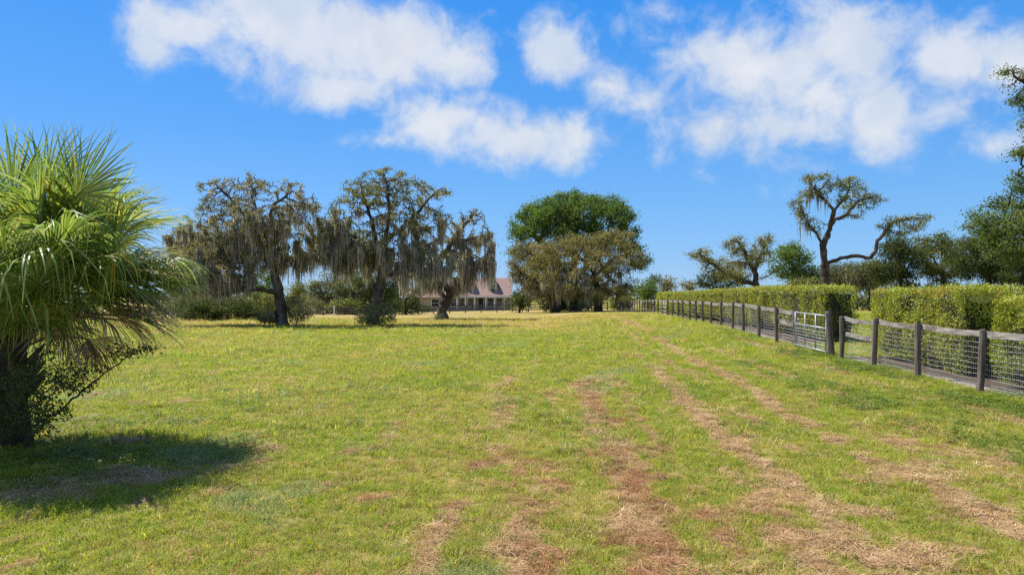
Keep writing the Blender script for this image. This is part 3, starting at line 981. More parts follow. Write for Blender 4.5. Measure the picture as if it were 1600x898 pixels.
tree('round_tree', 'big dome-shaped dark green tree rising above the brown oak',
     [[(898, 487), (897, 460), (895, 430)], [(895, 440), (860, 390), (830, 365)], [(895, 430), (900, 370), (905, 325)], [(896, 440), (945, 385), (975, 370)]],
     [(890, 332, 82, 27, 0, 7, 260), (885, 322, 40, 20, -1, 5, 90), (905, 345, 50, 26, -3, 5, 120), (932, 320, 48, 18, 0, 5, 80), (850, 346, 54, 30, -1, 6, 130), (952, 350, 44, 34, -1, 6, 120), (818, 374, 28, 24, 0, 4, 60), (982, 380, 18, 20, 0, 3, 36), (900, 370, 80, 30, -3, 5, 130), (1003, 408, 12, 14, 0, 2, 24), (996, 390, 12, 10, 0, 2, 16), (812, 388, 20, 18, 0, 3, 40), (835, 362, 34, 24, -2, 4, 60), (850, 400, 40, 24, 0, 4, 50)],
     104, .55, .75, (75, .24, .5), GREEN, 23, bark='bark_dark', cat='tree', ckw=dict(clump=.3, gap=.31, gs=2.0), kw=dict(mult=2.4))
# right side: the open-crowned oak
tree('open_oak', 'tall open-crowned oak with a crooked long right limb, beyond the hedge',
     [[(1290, 462), (1290, 430), (1289, 412), (1286, 382), (1294, 366)], [(1290, 412), (1310, 404, -.4), (1330, 400, -.8), (1350, 405, -1), (1358, 394, -1), (1361, 378, -1), (1373, 363, -1), (1388, 348, -.8), (1416, 343, -.6), (1446, 341, -.6)],
      [(1294, 366), (1302, 351, .3), (1310, 342, .5), (1331, 334, .8), (1352, 338, .8)], [(1294, 367), (1295, 345, -.5), (1296, 330, -.8), (1312, 312, -.8), (1322, 295, -.6)], [(1287, 380), (1276, 362, .2), (1266, 348, .4), (1258, 330, .5)], [(1296, 332, -.8), (1280, 308, -.4), (1267, 288, 0)], [(1331, 334, .8), (1350, 312, 1), (1372, 305, 1)]],
     [(1262, 279, 16, 9, 0, 1.0, 22), (1284, 277, 14, 9, -0.3, 1.0, 20), (1301, 291, 20, 12, -0.6, 1.0, 32), (1326, 288, 20, 12, -0.4, 1.0, 32), (1350, 296, 18, 12, 0.8, 1.0, 30), (1372, 305, 16, 10, 1, 1.0, 23), (1387, 310, 8, 6, 1, 1.0, 11), (1248, 318, 14, 10, 0.5, 1.0, 21), (1262, 306, 12, 8, 0.2, 1.0, 16), (1282, 302, 14, 9, -0.3, 1.0, 20), (1312, 314, 18, 9, -0.6, 1.0, 24), (1340, 318, 18, 8, 0.8, 1.0, 22), (1268, 345, 14, 11, 0.4, 1.0, 23), (1256, 335, 12, 10, 0.5, 1.0, 19), (1279, 356, 8, 6, 0.2, 1.0, 11), (1335, 335, 18, 6, 0.8, 1.0, 18), (1365, 322, 14, 8, 1, 1.0, 18), (1378, 354, 16, 11, -0.9, 1.0, 25), (1396, 348, 14, 9, -0.8, 1.0, 20), (1415, 344, 14, 9, -0.6, 1.0, 20), (1436, 343, 12, 7, -0.6, 1.0, 15), (1394, 366, 20, 12, -0.8, 1.0, 32), (1420, 360, 14, 8, -0.7, 1.0, 18)],
     55, .26, .32, (17, .115, .17), OAKG, 31, dict(n=60, l0=.3, l1=1.1, width=.03, bias=lambda p: 1.2 - smooth(-1, 3, p[:, 0] - 24)), sides=7, kw=dict(mult=3.2, kill=1.3, jit=.5), power=.56)
tree('spreading_oak', 'low spreading oak with thin grey-green crown beyond the long hedge',
     [[(1182, 462), (1182, 444), (1179, 424), (1170, 409), (1162, 389), (1150, 372)], [(1182, 446), (1156, 438, -.5), (1135, 430, -1), (1115, 418, -1.2), (1090, 400, -1.4)], [(1180, 425), (1196, 390, .8), (1208, 366, 1)], [(1182, 440), (1210, 425, 0)]],
     [(1090, 400, 19, 13, -1.4, 2, 36), (1112, 415, 26, 15, -1.2, 2.4, 50), (1150, 384, 17, 15, 0, 2, 40), (1166, 402, 30, 24, 0, 3, 70), (1200, 376, 18, 14, 1, 2, 40), (1192, 402, 24, 20, .6, 2.6, 50), (1138, 427, 30, 14, -1, 3, 44)],
     75, .40, .42, (38, .15, .3), [(.17, .175, .075), (.22, .205, .09), (.13, .135, .06)], 32, dict(n=90, l0=.3, l1=1.2, width=.04, per=6), kw=dict(mult=2))
# near tree leaning in from the right edge
tree('near_tree', 'leafy tree nearest the right edge, towering over the hedge',
     [[(1720, 520), (1718, 440), (1712, 360), (1700, 280)], [(1714, 380), (1660, 350, 0), (1610, 340, .5), (1570, 350, .5)], [(1704, 300), (1650, 250, -.5), (1600, 245, -.6), (1575, 245, -.6)], [(1700, 280), (1660, 190, 0), (1620, 140, 0), (1585, 120, 0)], [(1700, 290), (1760, 200, 1), (1800, 150, 1)], [(1714, 390), (1650, 400, -1), (1590, 395, -1)]],
     [(1600, 112, 26, 26, 0, 1.2, 40), (1610, 152, 26, 20, 0, 1.2, 36), (1596, 245, 30, 16, -.6, 1.2, 40), (1602, 300, 34, 26, 0, 1.8, 60), (1580, 345, 48, 32, .5, 2, 100), (1582, 388, 56, 30, -.8, 2, 110), (1560, 365, 30, 20, -.4, 1.4, 50), (1650, 330, 60, 70, 0, 2.4, 120), (1665, 180, 45, 70, 0, 2.2, 80), (1720, 160, 90, 110, 0, 3, 120), (1740, 330, 90, 80, 0, 3, 90)],
     28, .22, .34, (60, .085, .17), [(.07, .105, .028), (.11, .15, .038), (.05, .078, .023), (.15, .18, .055)], 33, cat='tree', kw=dict(mult=3), ckw=dict(gap=.36, gs=1.0))


def round_crown(name, label, px, py, rx, ry, Y, cols, seed, base_px=None, leaf=None, moss=None, n=130, cat='tree', group=None, rd=None, step=None, trunk=None, parts=6, r=None, low=True):
    """A distant tree: a trunk, forking limbs and several lobes of twigs."""
    rg = np.random.default_rng(seed)
    s = Y / F
    X0 = (px - 800) * s
    by = HOR + (CAMZ - G(X0, Y)) / s
    bx = base_px or px
    rd = rd or rx * s * .8
    top = py - ry
    fork = min(py + ry * .55, by - 2)
    limbs = [[(bx, by), ((bx + px) / 2 + rg.normal(0, rx * .05), (by + fork) / 2), (px, fork)]]
    blobs = []
    for k in range(parts):
        a = math.pi * (k + .5) / parts + rg.normal(0, .2)
        cx = px + math.cos(a) * rx * .58
        cy = py + ry * .28 - math.sin(a) * ry * .75
        dy = rg.normal(0, rd * .35)
        limbs.append([(px, fork), ((px + cx) / 2, (fork + cy) / 2, dy * .5), (cx, cy, dy)])
        blobs.append((cx, cy, rx * rg.uniform(.36, .52), ry * rg.uniform(.34, .52), dy, rd * .5, n * 3 // parts))
    blobs.append((px, py + ry * .3, rx * .8, ry * .5, 0, rd * .6, n))
    if low:
        blobs.append((px, by - ry * .35, rx * .85, ry * .45, -rd * .2, rd * .6, n))
    return tree(name, label, limbs, blobs, Y, step or max(.3, Y * .0052), r or max(.14, ry * s * .07), leaf or (62, Y * .0024, Y * .0050), cols, seed, moss, 'bark_dark', cat, group, ckw=dict(gap=.30, gs=max(1.2, Y * .017), clump=.3))


GB = 'background trees beyond the pasture'
round_crown('pale_tree', 'pale olive tree half hidden behind the palm fronds', 288, 400, 30, 58, 62, OAK, 41, moss=dict(n=420, l0=.3, l1=1.3, width=.03), cat='oak tree')
round_crown('background_tree', 'bright green tree glimpsed under the leaning mossy oak', 406, 444, 36, 26, 88, GREEN, 42, n=110)
round_crown('background_tree', 'yellowish green small tree right of the leaning mossy oak trunk', 466, 452, 18, 18, 84, OAKG, 43, n=90)
round_crown('background_tree', 'grey-green rounded tree left of the white fence post', 512, 455, 36, 32, 118, GREYG, 44, n=140)
round_crown('background_tree', 'grey-green tree between the white post and the tallest oak', 552, 450, 36, 34, 112, GREYG, 45, n=150)
round_crown('background_tree', 'dark evergreen tree behind the tallest mossy oak', 594, 445, 46, 42, 92, DARK, 46, n=200)
round_crown('background_tree', 'dark evergreen tree left of the house wing', 634, 456, 32, 26, 100, DARK, 47, n=130)
round_crown('background_tree', 'dark low tree against the right end of the house', 812, 466, 22, 20, 100, DARK, 48, n=100)
round_crown('background_tree', 'dark shaded tree between the brown oak trunks', 872, 462, 34, 22, 102, DARK, 49, n=120)
round_crown('background_tree', 'leafy green tree at the far corner of the fences', 1012, 453, 22, 20, 108, GREEN, 50, n=120)
round_crown('background_tree', 'grey mossy tree left of the far leafy green tree', 984, 455, 16, 22, 112, OAK, 51, n=80, moss=dict(n=200, l0=.4, l1=1.6, width=.06, spread=.3, per=4))
round_crown('background_tree', 'grey mossy tree above the far end of the hedge', 1042, 445, 18, 18, 122, OAK, 52, n=90, moss=dict(n=220, l0=.4, l1=1.6, width=.06, spread=.3, per=4))
round_crown('background_tree', 'dark leafy top showing over the far leafy green tree', 1024, 436, 14, 12, 150, DARK, 53, n=60)
round_crown('background_tree', 'low brownish tree left of the spreading oak', 1078, 446, 18, 14, 112, BROWN, 54, n=70)
round_crown('background_tree', 'dark round tree right of the spreading oak', 1240, 412, 46, 38, 92, GREEN, 55, n=190)
round_crown('background_tree', 'dark low tree under the spreading oak', 1130, 440, 50, 20, 100, DARK, 56, n=100)
round_crown('background_tree', 'grey mossy tree directly behind the open oak trunk', 1318, 430, 44, 24, 95, GREYG, 57, n=110, moss=dict(n=300, l0=.4, l1=1.6, width=.06, spread=.3, per=4))
round_crown('background_tree', 'bare grey mossy tree seen over the hedge gap', 1360, 428, 40, 26, 90, GREYG, 58, n=130, moss=dict(n=300, l0=.4, l1=1.6, width=.06, spread=.3, per=4))
round_crown('background_tree', 'dark tree under the tip of the long crooked limb', 1408, 408, 46, 50, 78, DARK, 59, n=200)
round_crown('background_tree', 'wide olive tree between the crooked limb and the near tree', 1474, 405, 52, 50, 80, DARK + OAKG, 60, n=220)
round_crown('background_tree', 'deep green tree behind the foot of the near tree', 1545, 408, 58, 56, 66, DARK, 61, n=190)
round_crown('background_tree', 'dark tree behind the near tree at the right edge', 1610, 415, 56, 50, 62, DARK, 62, n=180)
round_crown('background_tree', 'dark tree filling the gap behind the crooked limb', 1340, 436, 44, 24, 104, DARK, 64, n=130)
round_crown('background_tree', 'dark low tree between the round tree and the open oak', 1268, 440, 30, 18, 100, DARK, 65, n=100)
round_crown('background_tree', 'pale low bush tree left of the open oak trunk', 1252, 444, 30, 12, 72, OAKG, 63, n=90)


def bush(name, label, px, py, rx, ry, Y, cols, seed, n=110, leaf=None, group=None, wts=None, stems=7):
    rg = np.random.default_rng(seed)
    s = Y / F
    X0 = (px - 800) * s
    by = HOR + (CAMZ - G(X0, Y)) / s
    limbs = [[(px, by), (px, by - ry * .25)]]
    for k in range(stems):
        a = math.pi * (k + .5) / stems
        limbs.append([(px, by - ry * .2), (px + math.cos(a) * rx * .4, by - ry * .5, rg.normal(0, .3)), (px + math.cos(a) * rx * .7, by - ry * (.5 + .9 * math.sin(a)), rg.normal(0, .6))])
    blobs = [(px + rg.uniform(-.5, .5) * rx, py + rg.uniform(-.35, .5) * ry, rx * .5, ry * .5, rg.normal(0, rx * s * .3), rx * s * .5, n // 6) for _ in range(6)]
    blobs.append((px, py + ry * .2, rx, ry * .8, 0, rx * s * .8, n))
    t = Tree(limbs, blobs, Y, max(.14, Y * .0042), seed, up=.1)
    root = thing(name, (X0, Y, G(X0, Y)), label, 'bush', group)
    link('stems', t.wood('stems', .05, r_min=.008, sides=4, flare=1), M['bark_dark'], root)
    per, size, spread = leaf or (26, Y * .0020, Y * .0036)
    link('foliage', t.crown('foliage', per, size, spread, cols, wts or [1] * len(cols), wmax=4), M['leaf'], root)
    return root


BUSHC = [(.15, .155, .065), (.22, .21, .10), (.10, .11, .048), (.29, .265, .16)]
bush('round_bush', 'round dusty green bush at the foot of the tallest mossy oak', 586, 488, 36, 25, 45.3, BUSHC, 71, n=230, leaf=(26, .10, .15))
bush('oak_bush', 'tall olive bush right of the leaning oak trunk', 464, 481, 25, 31, 46.5, BUSHC, 72, n=260, leaf=(26, .10, .15))
bush('oak_bush', 'low dark bush left of the leaning oak trunk', 422, 496, 22, 17, 46, BUSHC, 73, n=120, leaf=(24, .10, .14))
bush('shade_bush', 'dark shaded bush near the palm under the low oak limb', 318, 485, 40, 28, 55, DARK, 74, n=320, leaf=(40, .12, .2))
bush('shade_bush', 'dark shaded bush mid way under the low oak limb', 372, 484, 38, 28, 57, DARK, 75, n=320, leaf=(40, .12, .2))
bush('shade_bush', 'greener bush behind the leaning oak trunk', 412, 474, 32, 30, 60, OAKG, 76, n=260, leaf=(40, .12, .2))
bush('weed_bush', 'small weedy clump at the foot of the stout oak', 686, 497, 15, 6, 58.2, BUSHC, 77, n=60, leaf=(14, .10, .12))
bush('shrub', 'dark shrub behind the back fence left of the white post', 490, 474, 26, 11, 112, GREYG, 78, n=80)
bush('shrub', 'dark shrub behind the back fence by the house wing', 660, 480, 14, 6, 112, DARK, 79, n=50)
bush('shrub', 'pale shrub just over the hedge beside the open oak trunk', 1238, 450, 26, 10, 62, OAKG, 80, n=80)

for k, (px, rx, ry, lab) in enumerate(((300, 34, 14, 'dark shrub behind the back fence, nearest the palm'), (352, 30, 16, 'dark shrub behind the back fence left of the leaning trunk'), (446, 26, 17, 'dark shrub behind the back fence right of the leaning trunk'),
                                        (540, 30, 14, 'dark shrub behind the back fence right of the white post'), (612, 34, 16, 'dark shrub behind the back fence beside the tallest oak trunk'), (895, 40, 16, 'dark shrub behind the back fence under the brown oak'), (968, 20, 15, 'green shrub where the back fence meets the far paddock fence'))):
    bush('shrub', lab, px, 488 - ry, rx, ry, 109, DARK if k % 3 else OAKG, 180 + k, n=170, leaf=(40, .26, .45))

# far wooded horizon: one mass that nobody could count
n = 26000
a = RNG.uniform(-math.pi, math.pi, n)
R = RNG.uniform(255, 330, n)
hgt = 3.0 + 7.5 * fbm(a * 16 + 100, a * 0 + 3, 4) ** 1.3
c = np.stack([np.sin(a) * R, np.cos(a) * R, -1 + hgt * RNG.random(n) ** .7], 1)
V, Fc, T = cards(c, RNG.uniform(1.2, 2.4, n), RNG.uniform(.9, 1.7, n), pal(DARK + GREYG, [1] * 7, n))
tag(link('far_woods', mesh_np('far_woods', V, Fc, 4, {'tint': T}), M['leaf']), 'dark wooded horizon far beyond the pasture', 'woods', kind='stuff')

# ------------------------------------------------------------------ hedges
HC = [(.31, .34, .03), (.38, .39, .042), (.23, .275, .028), (.45, .43, .06), (.16, .205, .026)]


def hedge(label, p0, p1, width, h0, h1, dens, size, seed, red=.5):
    """A clipped hedge from p0 to p1 (its left face runs between them), width to the right."""
    rg = np.random.default_rng(seed)
    p0, p1 = np.array(p0, float), np.array(p1, float)
    Ln = np.linalg.norm(p1 - p0)
    d = (p1 - p0) / Ln
    s = np.array([d[1], -d[0]])                     # to the right of the run
    root = thing('hedge', (*(p0 + s * width / 2), G(*(p0 + s * width / 2))), label, 'hedge', 'clipped hedges along the right fence')
    H = lambda u: h0 + (h1 - h0) * u / Ln

    def pt(u, v, f):                                # u along, v across 0..1, f height 0..1
        x, y = p0[0] + d[0] * u + s[0] * v * width, p0[1] + d[1] * u + s[1] * v * width
        g = gz(x, y)
        return np.stack([x, y, g + f * H(u)], -1)
    # surface samples: left face, right face, two ends, top
    per = 2 * Ln + 2 * width
    nf = int(per * (h0 + h1) / 2 * dens)
    t = rg.uniform(0, per, nf)
    u = np.where(t < Ln, t, np.where(t < 2 * Ln, t - Ln, np.where(t < 2 * Ln + width, 0, Ln)))
    v = np.where(t < Ln, 0, np.where(t < 2 * Ln, 1, np.where(t < 2 * Ln + width, (t - 2 * Ln) / width, (t - 2 * Ln - width) / width)))
    f = rg.random(nf) ** .8 * .97 + .03
    nx_ = np.where(t < Ln, -1, np.where(t < 2 * Ln, 1, 0.)); ny_ = np.where(t < 2 * Ln, 0, np.where(t < 2 * Ln + width, -1, 1.))
    nt_ = int(Ln * width * dens)
    u = np.concatenate([u, rg.uniform(0, Ln, nt_)]); v = np.concatenate([v, rg.random(nt_)]); f = np.concatenate([f, np.ones(nt_)])
    nx_ = np.concatenate([nx_, np.zeros(nt_)]); ny_ = np.concatenate([ny_, np.zeros(nt_)])
    top = np.concatenate([np.zeros(nf), np.ones(nt_)])
    # bulges: the face swells and dents
    bul = (fbm(u * 1.1 + seed, f * 2.2 + v * 3, 4) - .5) * np.where(f > .95, .25, .5)
    inset = np.where(top > 0, 0, (1 - smooth(0, .35, f)) * .28 + smooth(.85, 1, f) * .08)
    depth = np.abs(rg.normal(0, .10, len(u)))
    off = bul - inset - depth
    # holes: some of the face is open
    hole = fbm(u * 2.3 + 7 * seed, f * 3.5 + v * 4, 3)
    keep = (hole > .42) | (rg.random(len(u)) < .22)
    P = pt(u, v, f)
    out_ = np.stack([s[0] * nx_ + d[0] * ny_, s[1] * nx_ + d[1] * ny_, top], 1)
    P = P + out_ * off[:, None] * np.where(top > 0, .5, 1.0)[:, None]
    P[:, 2] += top * np.abs(rg.normal(0, .05, len(u))) + top * (rg.random(len(u)) < .06) * rg.uniform(0, .10, len(u))
    P, out_, f, top, u = P[keep], out_[keep], f[keep], top[keep], u[keep]
    n = len(P)
    tn = pal(HC, [3, 3, 2.5, 1.4, 1.5], n) * (0.82 + .36 * vnoise(u * 1.7 + seed, f * 4))[:, None]
    rd = rg.random(n) < np.where(f > .9, .20, .025) * red * 2 * smooth(.3, .6, fbm(u * .6 + seed, u * 0 + 2, 2))
    tn[rd] = pal([(.36, .17, .05), (.42, .26, .06), (.30, .10, .04)], [1, 1.4, .5], int(rd.sum()))
    Lf = size * rg.uniform(.6, 1.4, n)
    nr = unit(out_ + rg.normal(0, .5, (n, 3)))
    uu = unit(np.cross(nr, rg.normal(size=(n, 3))) + np.array([0, 0, .5]) + out_ * .25)
    vv = unit(np.cross(uu, nr))
    L1, W1 = Lf[:, None] / 2, Lf[:, None] * .28
    V = np.stack([P - uu * L1, P + vv * W1 + uu * L1 * .15, P + uu * L1, P - vv * W1 + uu * L1 * .15], 1).reshape(-1, 3)
    Fc, T = np.arange(4 * n).reshape(n, 4), np.repeat(tn, 4, 0)
    link('foliage', mesh_np('foliage', V, Fc, 4, {'tint': T}), M['hedge_leaf'], root)
    # inside: a solid dark core added to stop light leaking through, and the stems
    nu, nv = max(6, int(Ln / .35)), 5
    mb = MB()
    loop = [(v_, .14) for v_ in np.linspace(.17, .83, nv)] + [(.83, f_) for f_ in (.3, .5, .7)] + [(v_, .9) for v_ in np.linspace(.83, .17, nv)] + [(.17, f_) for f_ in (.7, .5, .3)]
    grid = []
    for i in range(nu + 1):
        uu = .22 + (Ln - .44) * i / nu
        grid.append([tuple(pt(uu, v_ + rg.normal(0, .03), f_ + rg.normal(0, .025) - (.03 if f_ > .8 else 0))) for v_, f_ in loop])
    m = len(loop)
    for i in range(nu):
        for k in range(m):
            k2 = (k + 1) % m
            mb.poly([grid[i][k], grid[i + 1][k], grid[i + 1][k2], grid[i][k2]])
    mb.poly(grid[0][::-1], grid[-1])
    mb.build('opaque_core', M['twigs'], root)
    mb = MB()
    for k in range(int(Ln / .8) + 1):
        u0, v0 = min(k * .8 + rg.uniform(.1, .6), Ln - .1), rg.uniform(.3, .7)
        a = pt(u0, v0, 0.0); b_ = pt(np.clip(u0 + rg.normal(0, .3), .1, Ln - .1), rg.uniform(.2, .8), .8)
        mb.tube([a - np.array([0, 0, .05]), (a + b_) / 2 + rg.normal(0, .08, 3), b_], [.045, .03, .012], 5)
    mb.build('stems', M['bark_dark'], root, 'stuff')
    return root


hedge('low far hedge block beside the second gate', (14.2, 61), (15.6, 74), 1.6, 1.95, 2.0, 120, .16, 91)
hedge('longest hedge, running from behind the steel gate into the distance', (11.5, 25.5), (13.7, 58.5), 1.5, 2.08, 1.85, 600, .062, 92)
hedge('mid-length hedge between the open lawn gap and the right-edge hedge', (10.6, 16.2), (11.2, 21.4), 1.6, 2.13, 2.02, 1650, .047, 93, red=.9)
hedge('hedge nearest the camera, cut off by the right edge', (10.1, 8.0), (10.42, 14.9), 1.6, 1.88, 1.90, 1650, .045, 94, red=.7)


# ------------------------------------------------------------------ the timber and wire fence on the right
def post_mesh(h, w, seed):
    rg = np.random.default_rng(seed)
    mb = MB()
    n = 8
    pts, rs = [], []
    for k, f in enumerate((0, .12, .4, .7, .95, 1.0)):
        pts.append((rg.normal(0, .006), rg.normal(0, .006), f * h)); rs.append(w * (1.04 - .08 * f) * (.86 if k == 5 else 1))
    mb.tube(pts, rs, n)
    return mb.mesh('post')


POSTS = [post_mesh(1.42, .068, k) for k in range(5)]
POST_BIG = post_mesh(1.50, .10, 9)


def add_post(root, x, y, big=False, k=0, hh=1.0):
    me = POST_BIG if big else POSTS[k % 5]
    o = bpy.data.objects.new('post', me)
    if not me.materials:
        me.materials.append(M['wood'])
    COL.objects.link(o)
    o.parent = root
    o.location = (x - root.location.x, y - root.location.y, G(x, y) - .10 - root.location.z)
    o.scale = (1, 1, hh * (1 + .022 * math.sin(k * 2.3 + y)))
    rg = random.Random(k * 7 + int(y * 10))
    o.rotation_euler = (rg.gauss(0, .026), rg.gauss(0, .026), rg.uniform(0, 6.28))
    return o


def plank(root, a, b, z, h=.15, t=.04, seed=0, name='rail'):
    """A split, slightly sagging board between two posts."""
    rg = np.random.default_rng(seed + 100)
    a, b = np.array(a, float), np.array(b, float)
    d = b - a; L = np.linalg.norm(d); d /= L
    s = np.array([-d[1], d[0]])
    mb = MB()
    N = 6
    sag = rg.uniform(0, .045); tilt = rg.normal(0, .018); h = h * rg.uniform(.9, 1.1)
    rows = []
    for i in range(N + 1):
        f = i / N
        p = a + d * L * f
        g = (G(*a) * (1 - f) + G(*b) * f) + z - sag * 4 * f * (1 - f) + tilt * (f - .5) * 2
        up, lo = rg.normal(0, .005), rg.normal(0, .008)
        rows.append([(*(p - s * t / 2), g - h / 2 + lo), (*(p + s * t / 2), g - h / 2 + lo), (*(p + s * t / 2), g + h / 2 + up), (*(p - s * t / 2), g + h / 2 + up)])
    for i in range(N):
        A, B = rows[i], rows[i + 1]
        for k in range(4):
            k2 = (k + 1) % 4
            mb.poly([A[k], A[k2], B[k2], B[k]])
    mb.poly(rows[0][::-1], rows[-1])
    return mb.build(name, M['rail'], root)


def wires(root, a, b, zs, vstep, r, rv, seed, top=1.16, mat='wire'):
    rg = np.random.default_rng(seed + 300)
    a, b = np.array(a, float), np.array(b, float)
    d = b - a; L = np.linalg.norm(d)
    mb = MB()
    sagk = rg.uniform(.2, 1.0)

    def p(f, z):
        q = a + d * f
        dip = -.05 * sagk * 4 * f * (1 - f) * (1.1 - z) - .012 * math.sin(f * 9 + z * 5 + seed)
        return (q[0], q[1], G(*a) * (1 - f) + G(*b) * f + max(z + dip, .02))
    for z in zs:
        mb.tube([p(f, z) for f in np.linspace(0, 1, 6)], r, 3, False)
    if vstep:
        nv = int(L / vstep)
        for k in range(1, nv):
            f = k / nv
            mb.tube([p(f, .04), p(f, top)], rv, 3, False)
    return mb.build('wire_mesh', M[mat], root, 'stuff')


def fence_run(label, pts, extra=(), skip=(), big=(), near_=True, first=0):
    root = thing('paddock_fence', (*pts[0], G(*pts[0])), label, 'fence', 'sections of the right timber and wire fence')
    for k, (x, y) in enumerate(pts):
        add_post(root, x, y, k in big, k + first)
    for k in range(len(pts) - 1):
        if k in skip:
            continue
        a, b = np.array(pts[k]), np.array(pts[k + 1])
        o = np.array([.085, 0])
        plank(root, a + o * 1.0, b + o * 1.0, 1.22, .135 if near_ else .13, .04, k + first)
        if k in extra:
            plank(root, a + o, b + o, .78, .12, .04, k + 40 + first)
        y = (a[1] + b[1]) / 2
        zs = np.arange(.06, 1.15, .105)
        if y < 60:
            wires(root, a + np.array([.12, 0]), b + np.array([.12, 0]), zs if y < 34 else zs[::2], .055 if y < 24 else (.11 if y < 34 else 0), (.0032 if y < 24 else .0045), .0012, k + first)
        else:
            wires(root, a + np.array([.075, 0]), b + np.array([.075, 0]), zs[::3], 0, .006, 0, k + first)
    return root


near_pts = [(9.05, 4.8), (9.2, 7.1), (9.35, 9.4), (9.5, 11.7), (9.60, 14.0), (9.67, 16.25), (9.75, 18.4), (9.83, 20.35)]
fence_run('near fence section with wire mesh, right of the steel gate', near_pts, extra=(6,))
px_mid = [1244, 1213.6, 1186, 1161.6, 1144.4, 1126.6, 1110.6, 1098.4, 1087.8, 1077.8, 1067, 1059, 1050.6, 1044]


def on_line(px):                                   # where the fence line meets that bearing
    y = 20.0
    for _ in range(40):
        y = float(fence_x(y)) * F / (px - 800)
    return y


def line_pts(pxs):
    r = []
    yv = np.linspace(8, 104, 4000)
    q = fence_x(yv) / yv
    for p in pxs:
        k = (p - 800) / F
        y = float(np.interp(-k, -q, yv))
        r.append((float(fence_x(y)), y))
    return r


mid_pts = line_pts(px_mid)
fence_run('middle fence section between the steel gate and the second gate', mid_pts, extra=(0,), first=10)
y0 = mid_pts[-1][1] + 3.4
far_pts = [(float(fence_x(y)), y) for y in np.arange(y0, 103.5, 2.44)]
fence_run('far fence section running on beyond the second gate', far_pts, near_=False, first=30)


def pipe_gate(name, label, a, b, hgt, rails, ups, r, mesh_below=None):
    a, b = np.array(a, float), np.array(b, float)
    root = thing(name, (*a, G(*a)), label, 'gate')
    ga, gb = G(*a), G(*b)
    P = lambda f, z: (a[0] + (b[0] - a[0]) * f, a[1] + (b[1] - a[1]) * f, ga * (1 - f) + gb * f + z)
    z0 = .12
    for i, z in enumerate(rails):
        MB().tube([P(.0, z), P(1, z)], r, 8).build('rail', M['steel'], root, sm=True)
    for f in ups:
        MB().tube([P(f, z0), P(f, hgt)], r * .93, 8).build('upright', M['steel'], root, sm=True)
    if mesh_below:
        mb = MB()
        L = np.linalg.norm(b - a)
        for z in np.arange(z0 + .1, mesh_below, .1):
            mb.tube([P(0, z), P(1, z)], .004, 3, False)
        for k in range(1, int(L / .1)):
            f = k / int(L / .1)
            mb.tube([P(f, z0), P(f, mesh_below)], .0035, 3, False)
        mb.build('wire_mesh', M['wire'], root, 'stuff')
    for z in (.35, .95):
        MB().tube([P(0, z), P(-.035, z)], .014, 6).build('hinge', M['steel'], root)
    return root


g0, g1 = mid_pts[0], (9.86, 21.05)
dirv = np.array([g1[0] - g0[0], g1[1] - g0[1]]); dirv /= np.linalg.norm(dirv)
gpost = thing('gate_post', (*g1, G(*g1)), 'thick round latch post between the steel gate and the near fence', 'post')
add_post(gpost, *g1, True, 3)
ga = np.array(g0) + dirv * .14 + np.array([-.10, 0]); gb = np.array(g1) - dirv * .13 + np.array([-.10, 0])
pipe_gate('pipe_gate', 'galvanised pipe gate with wire mesh in the right fence', ga, gb, 1.27, (1.25, .86, .14), (.02, .35, .68, .98), .024, .86)
a2, b2 = np.array(mid_pts[-1]), np.array(far_pts[0])
pipe_gate('far_gate', 'small far pipe gate where the fence posts stand closest', a2 + (b2 - a2) * .06 + np.array([-.1, 0]), b2 - (b2 - a2) * .06 + np.array([-.1, 0]), 1.2, (1.2, .95, .7, .4, .15), (.02, .5, .98), .025)

# ------------------------------------------------------------------ dark rail fence across the back
root = thing('back_fence', (-34, 105.5, G(-34, 105.5)), 'dark weathered post and rail fence crossing in front of the house', 'fence')
bx = np.arange(-56, 15.4, 2.44)
by_ = 105.5 + (bx + 56) * 0.0
pm = MB().box(-.075, .075, -.075, .075, -.2, 1.28).mesh('post')
pm.materials.append(M['far_wood'])
for x, y in zip(bx, by_):
    o = bpy.data.objects.new('post', pm); COL.objects.link(o); o.parent = root
    o.location = (x - root.location.x, y - root.location.y, G(x, y) - root.location.z)
for k in range(len(bx) - 1):
    for z in (.38, .74, 1.12):
        x0, x1 = bx[k], bx[k + 1]
        jz = RNG.normal(0, .015, 2)
        MB().beam((x0 - .04, by_[k] - .10, G(x0, by_[k]) + z + jz[0]), (x1 - .05, by_[k + 1] - .10, G(x1, by_[k + 1]) + z + jz[1]), .045, .17).build('rail', M['far_wood'], root)
# white marker post at that fence
wx = (522 - 800) * 104.6 / F
root = thing('marker_post', (wx, 104.6, G(wx, 104.6)), 'white painted post with a cap against the back fence', 'post')
z = G(wx, 104.6)
MB().box(wx - .08, wx + .08, 104.52, 104.68, z - .1, z + 1.25).build('shaft', M['white'], root)
MB().box(wx - .13, wx + .13, 104.47, 104.73, z + 1.25, z + 1.42).build('cap', M['white'], root)

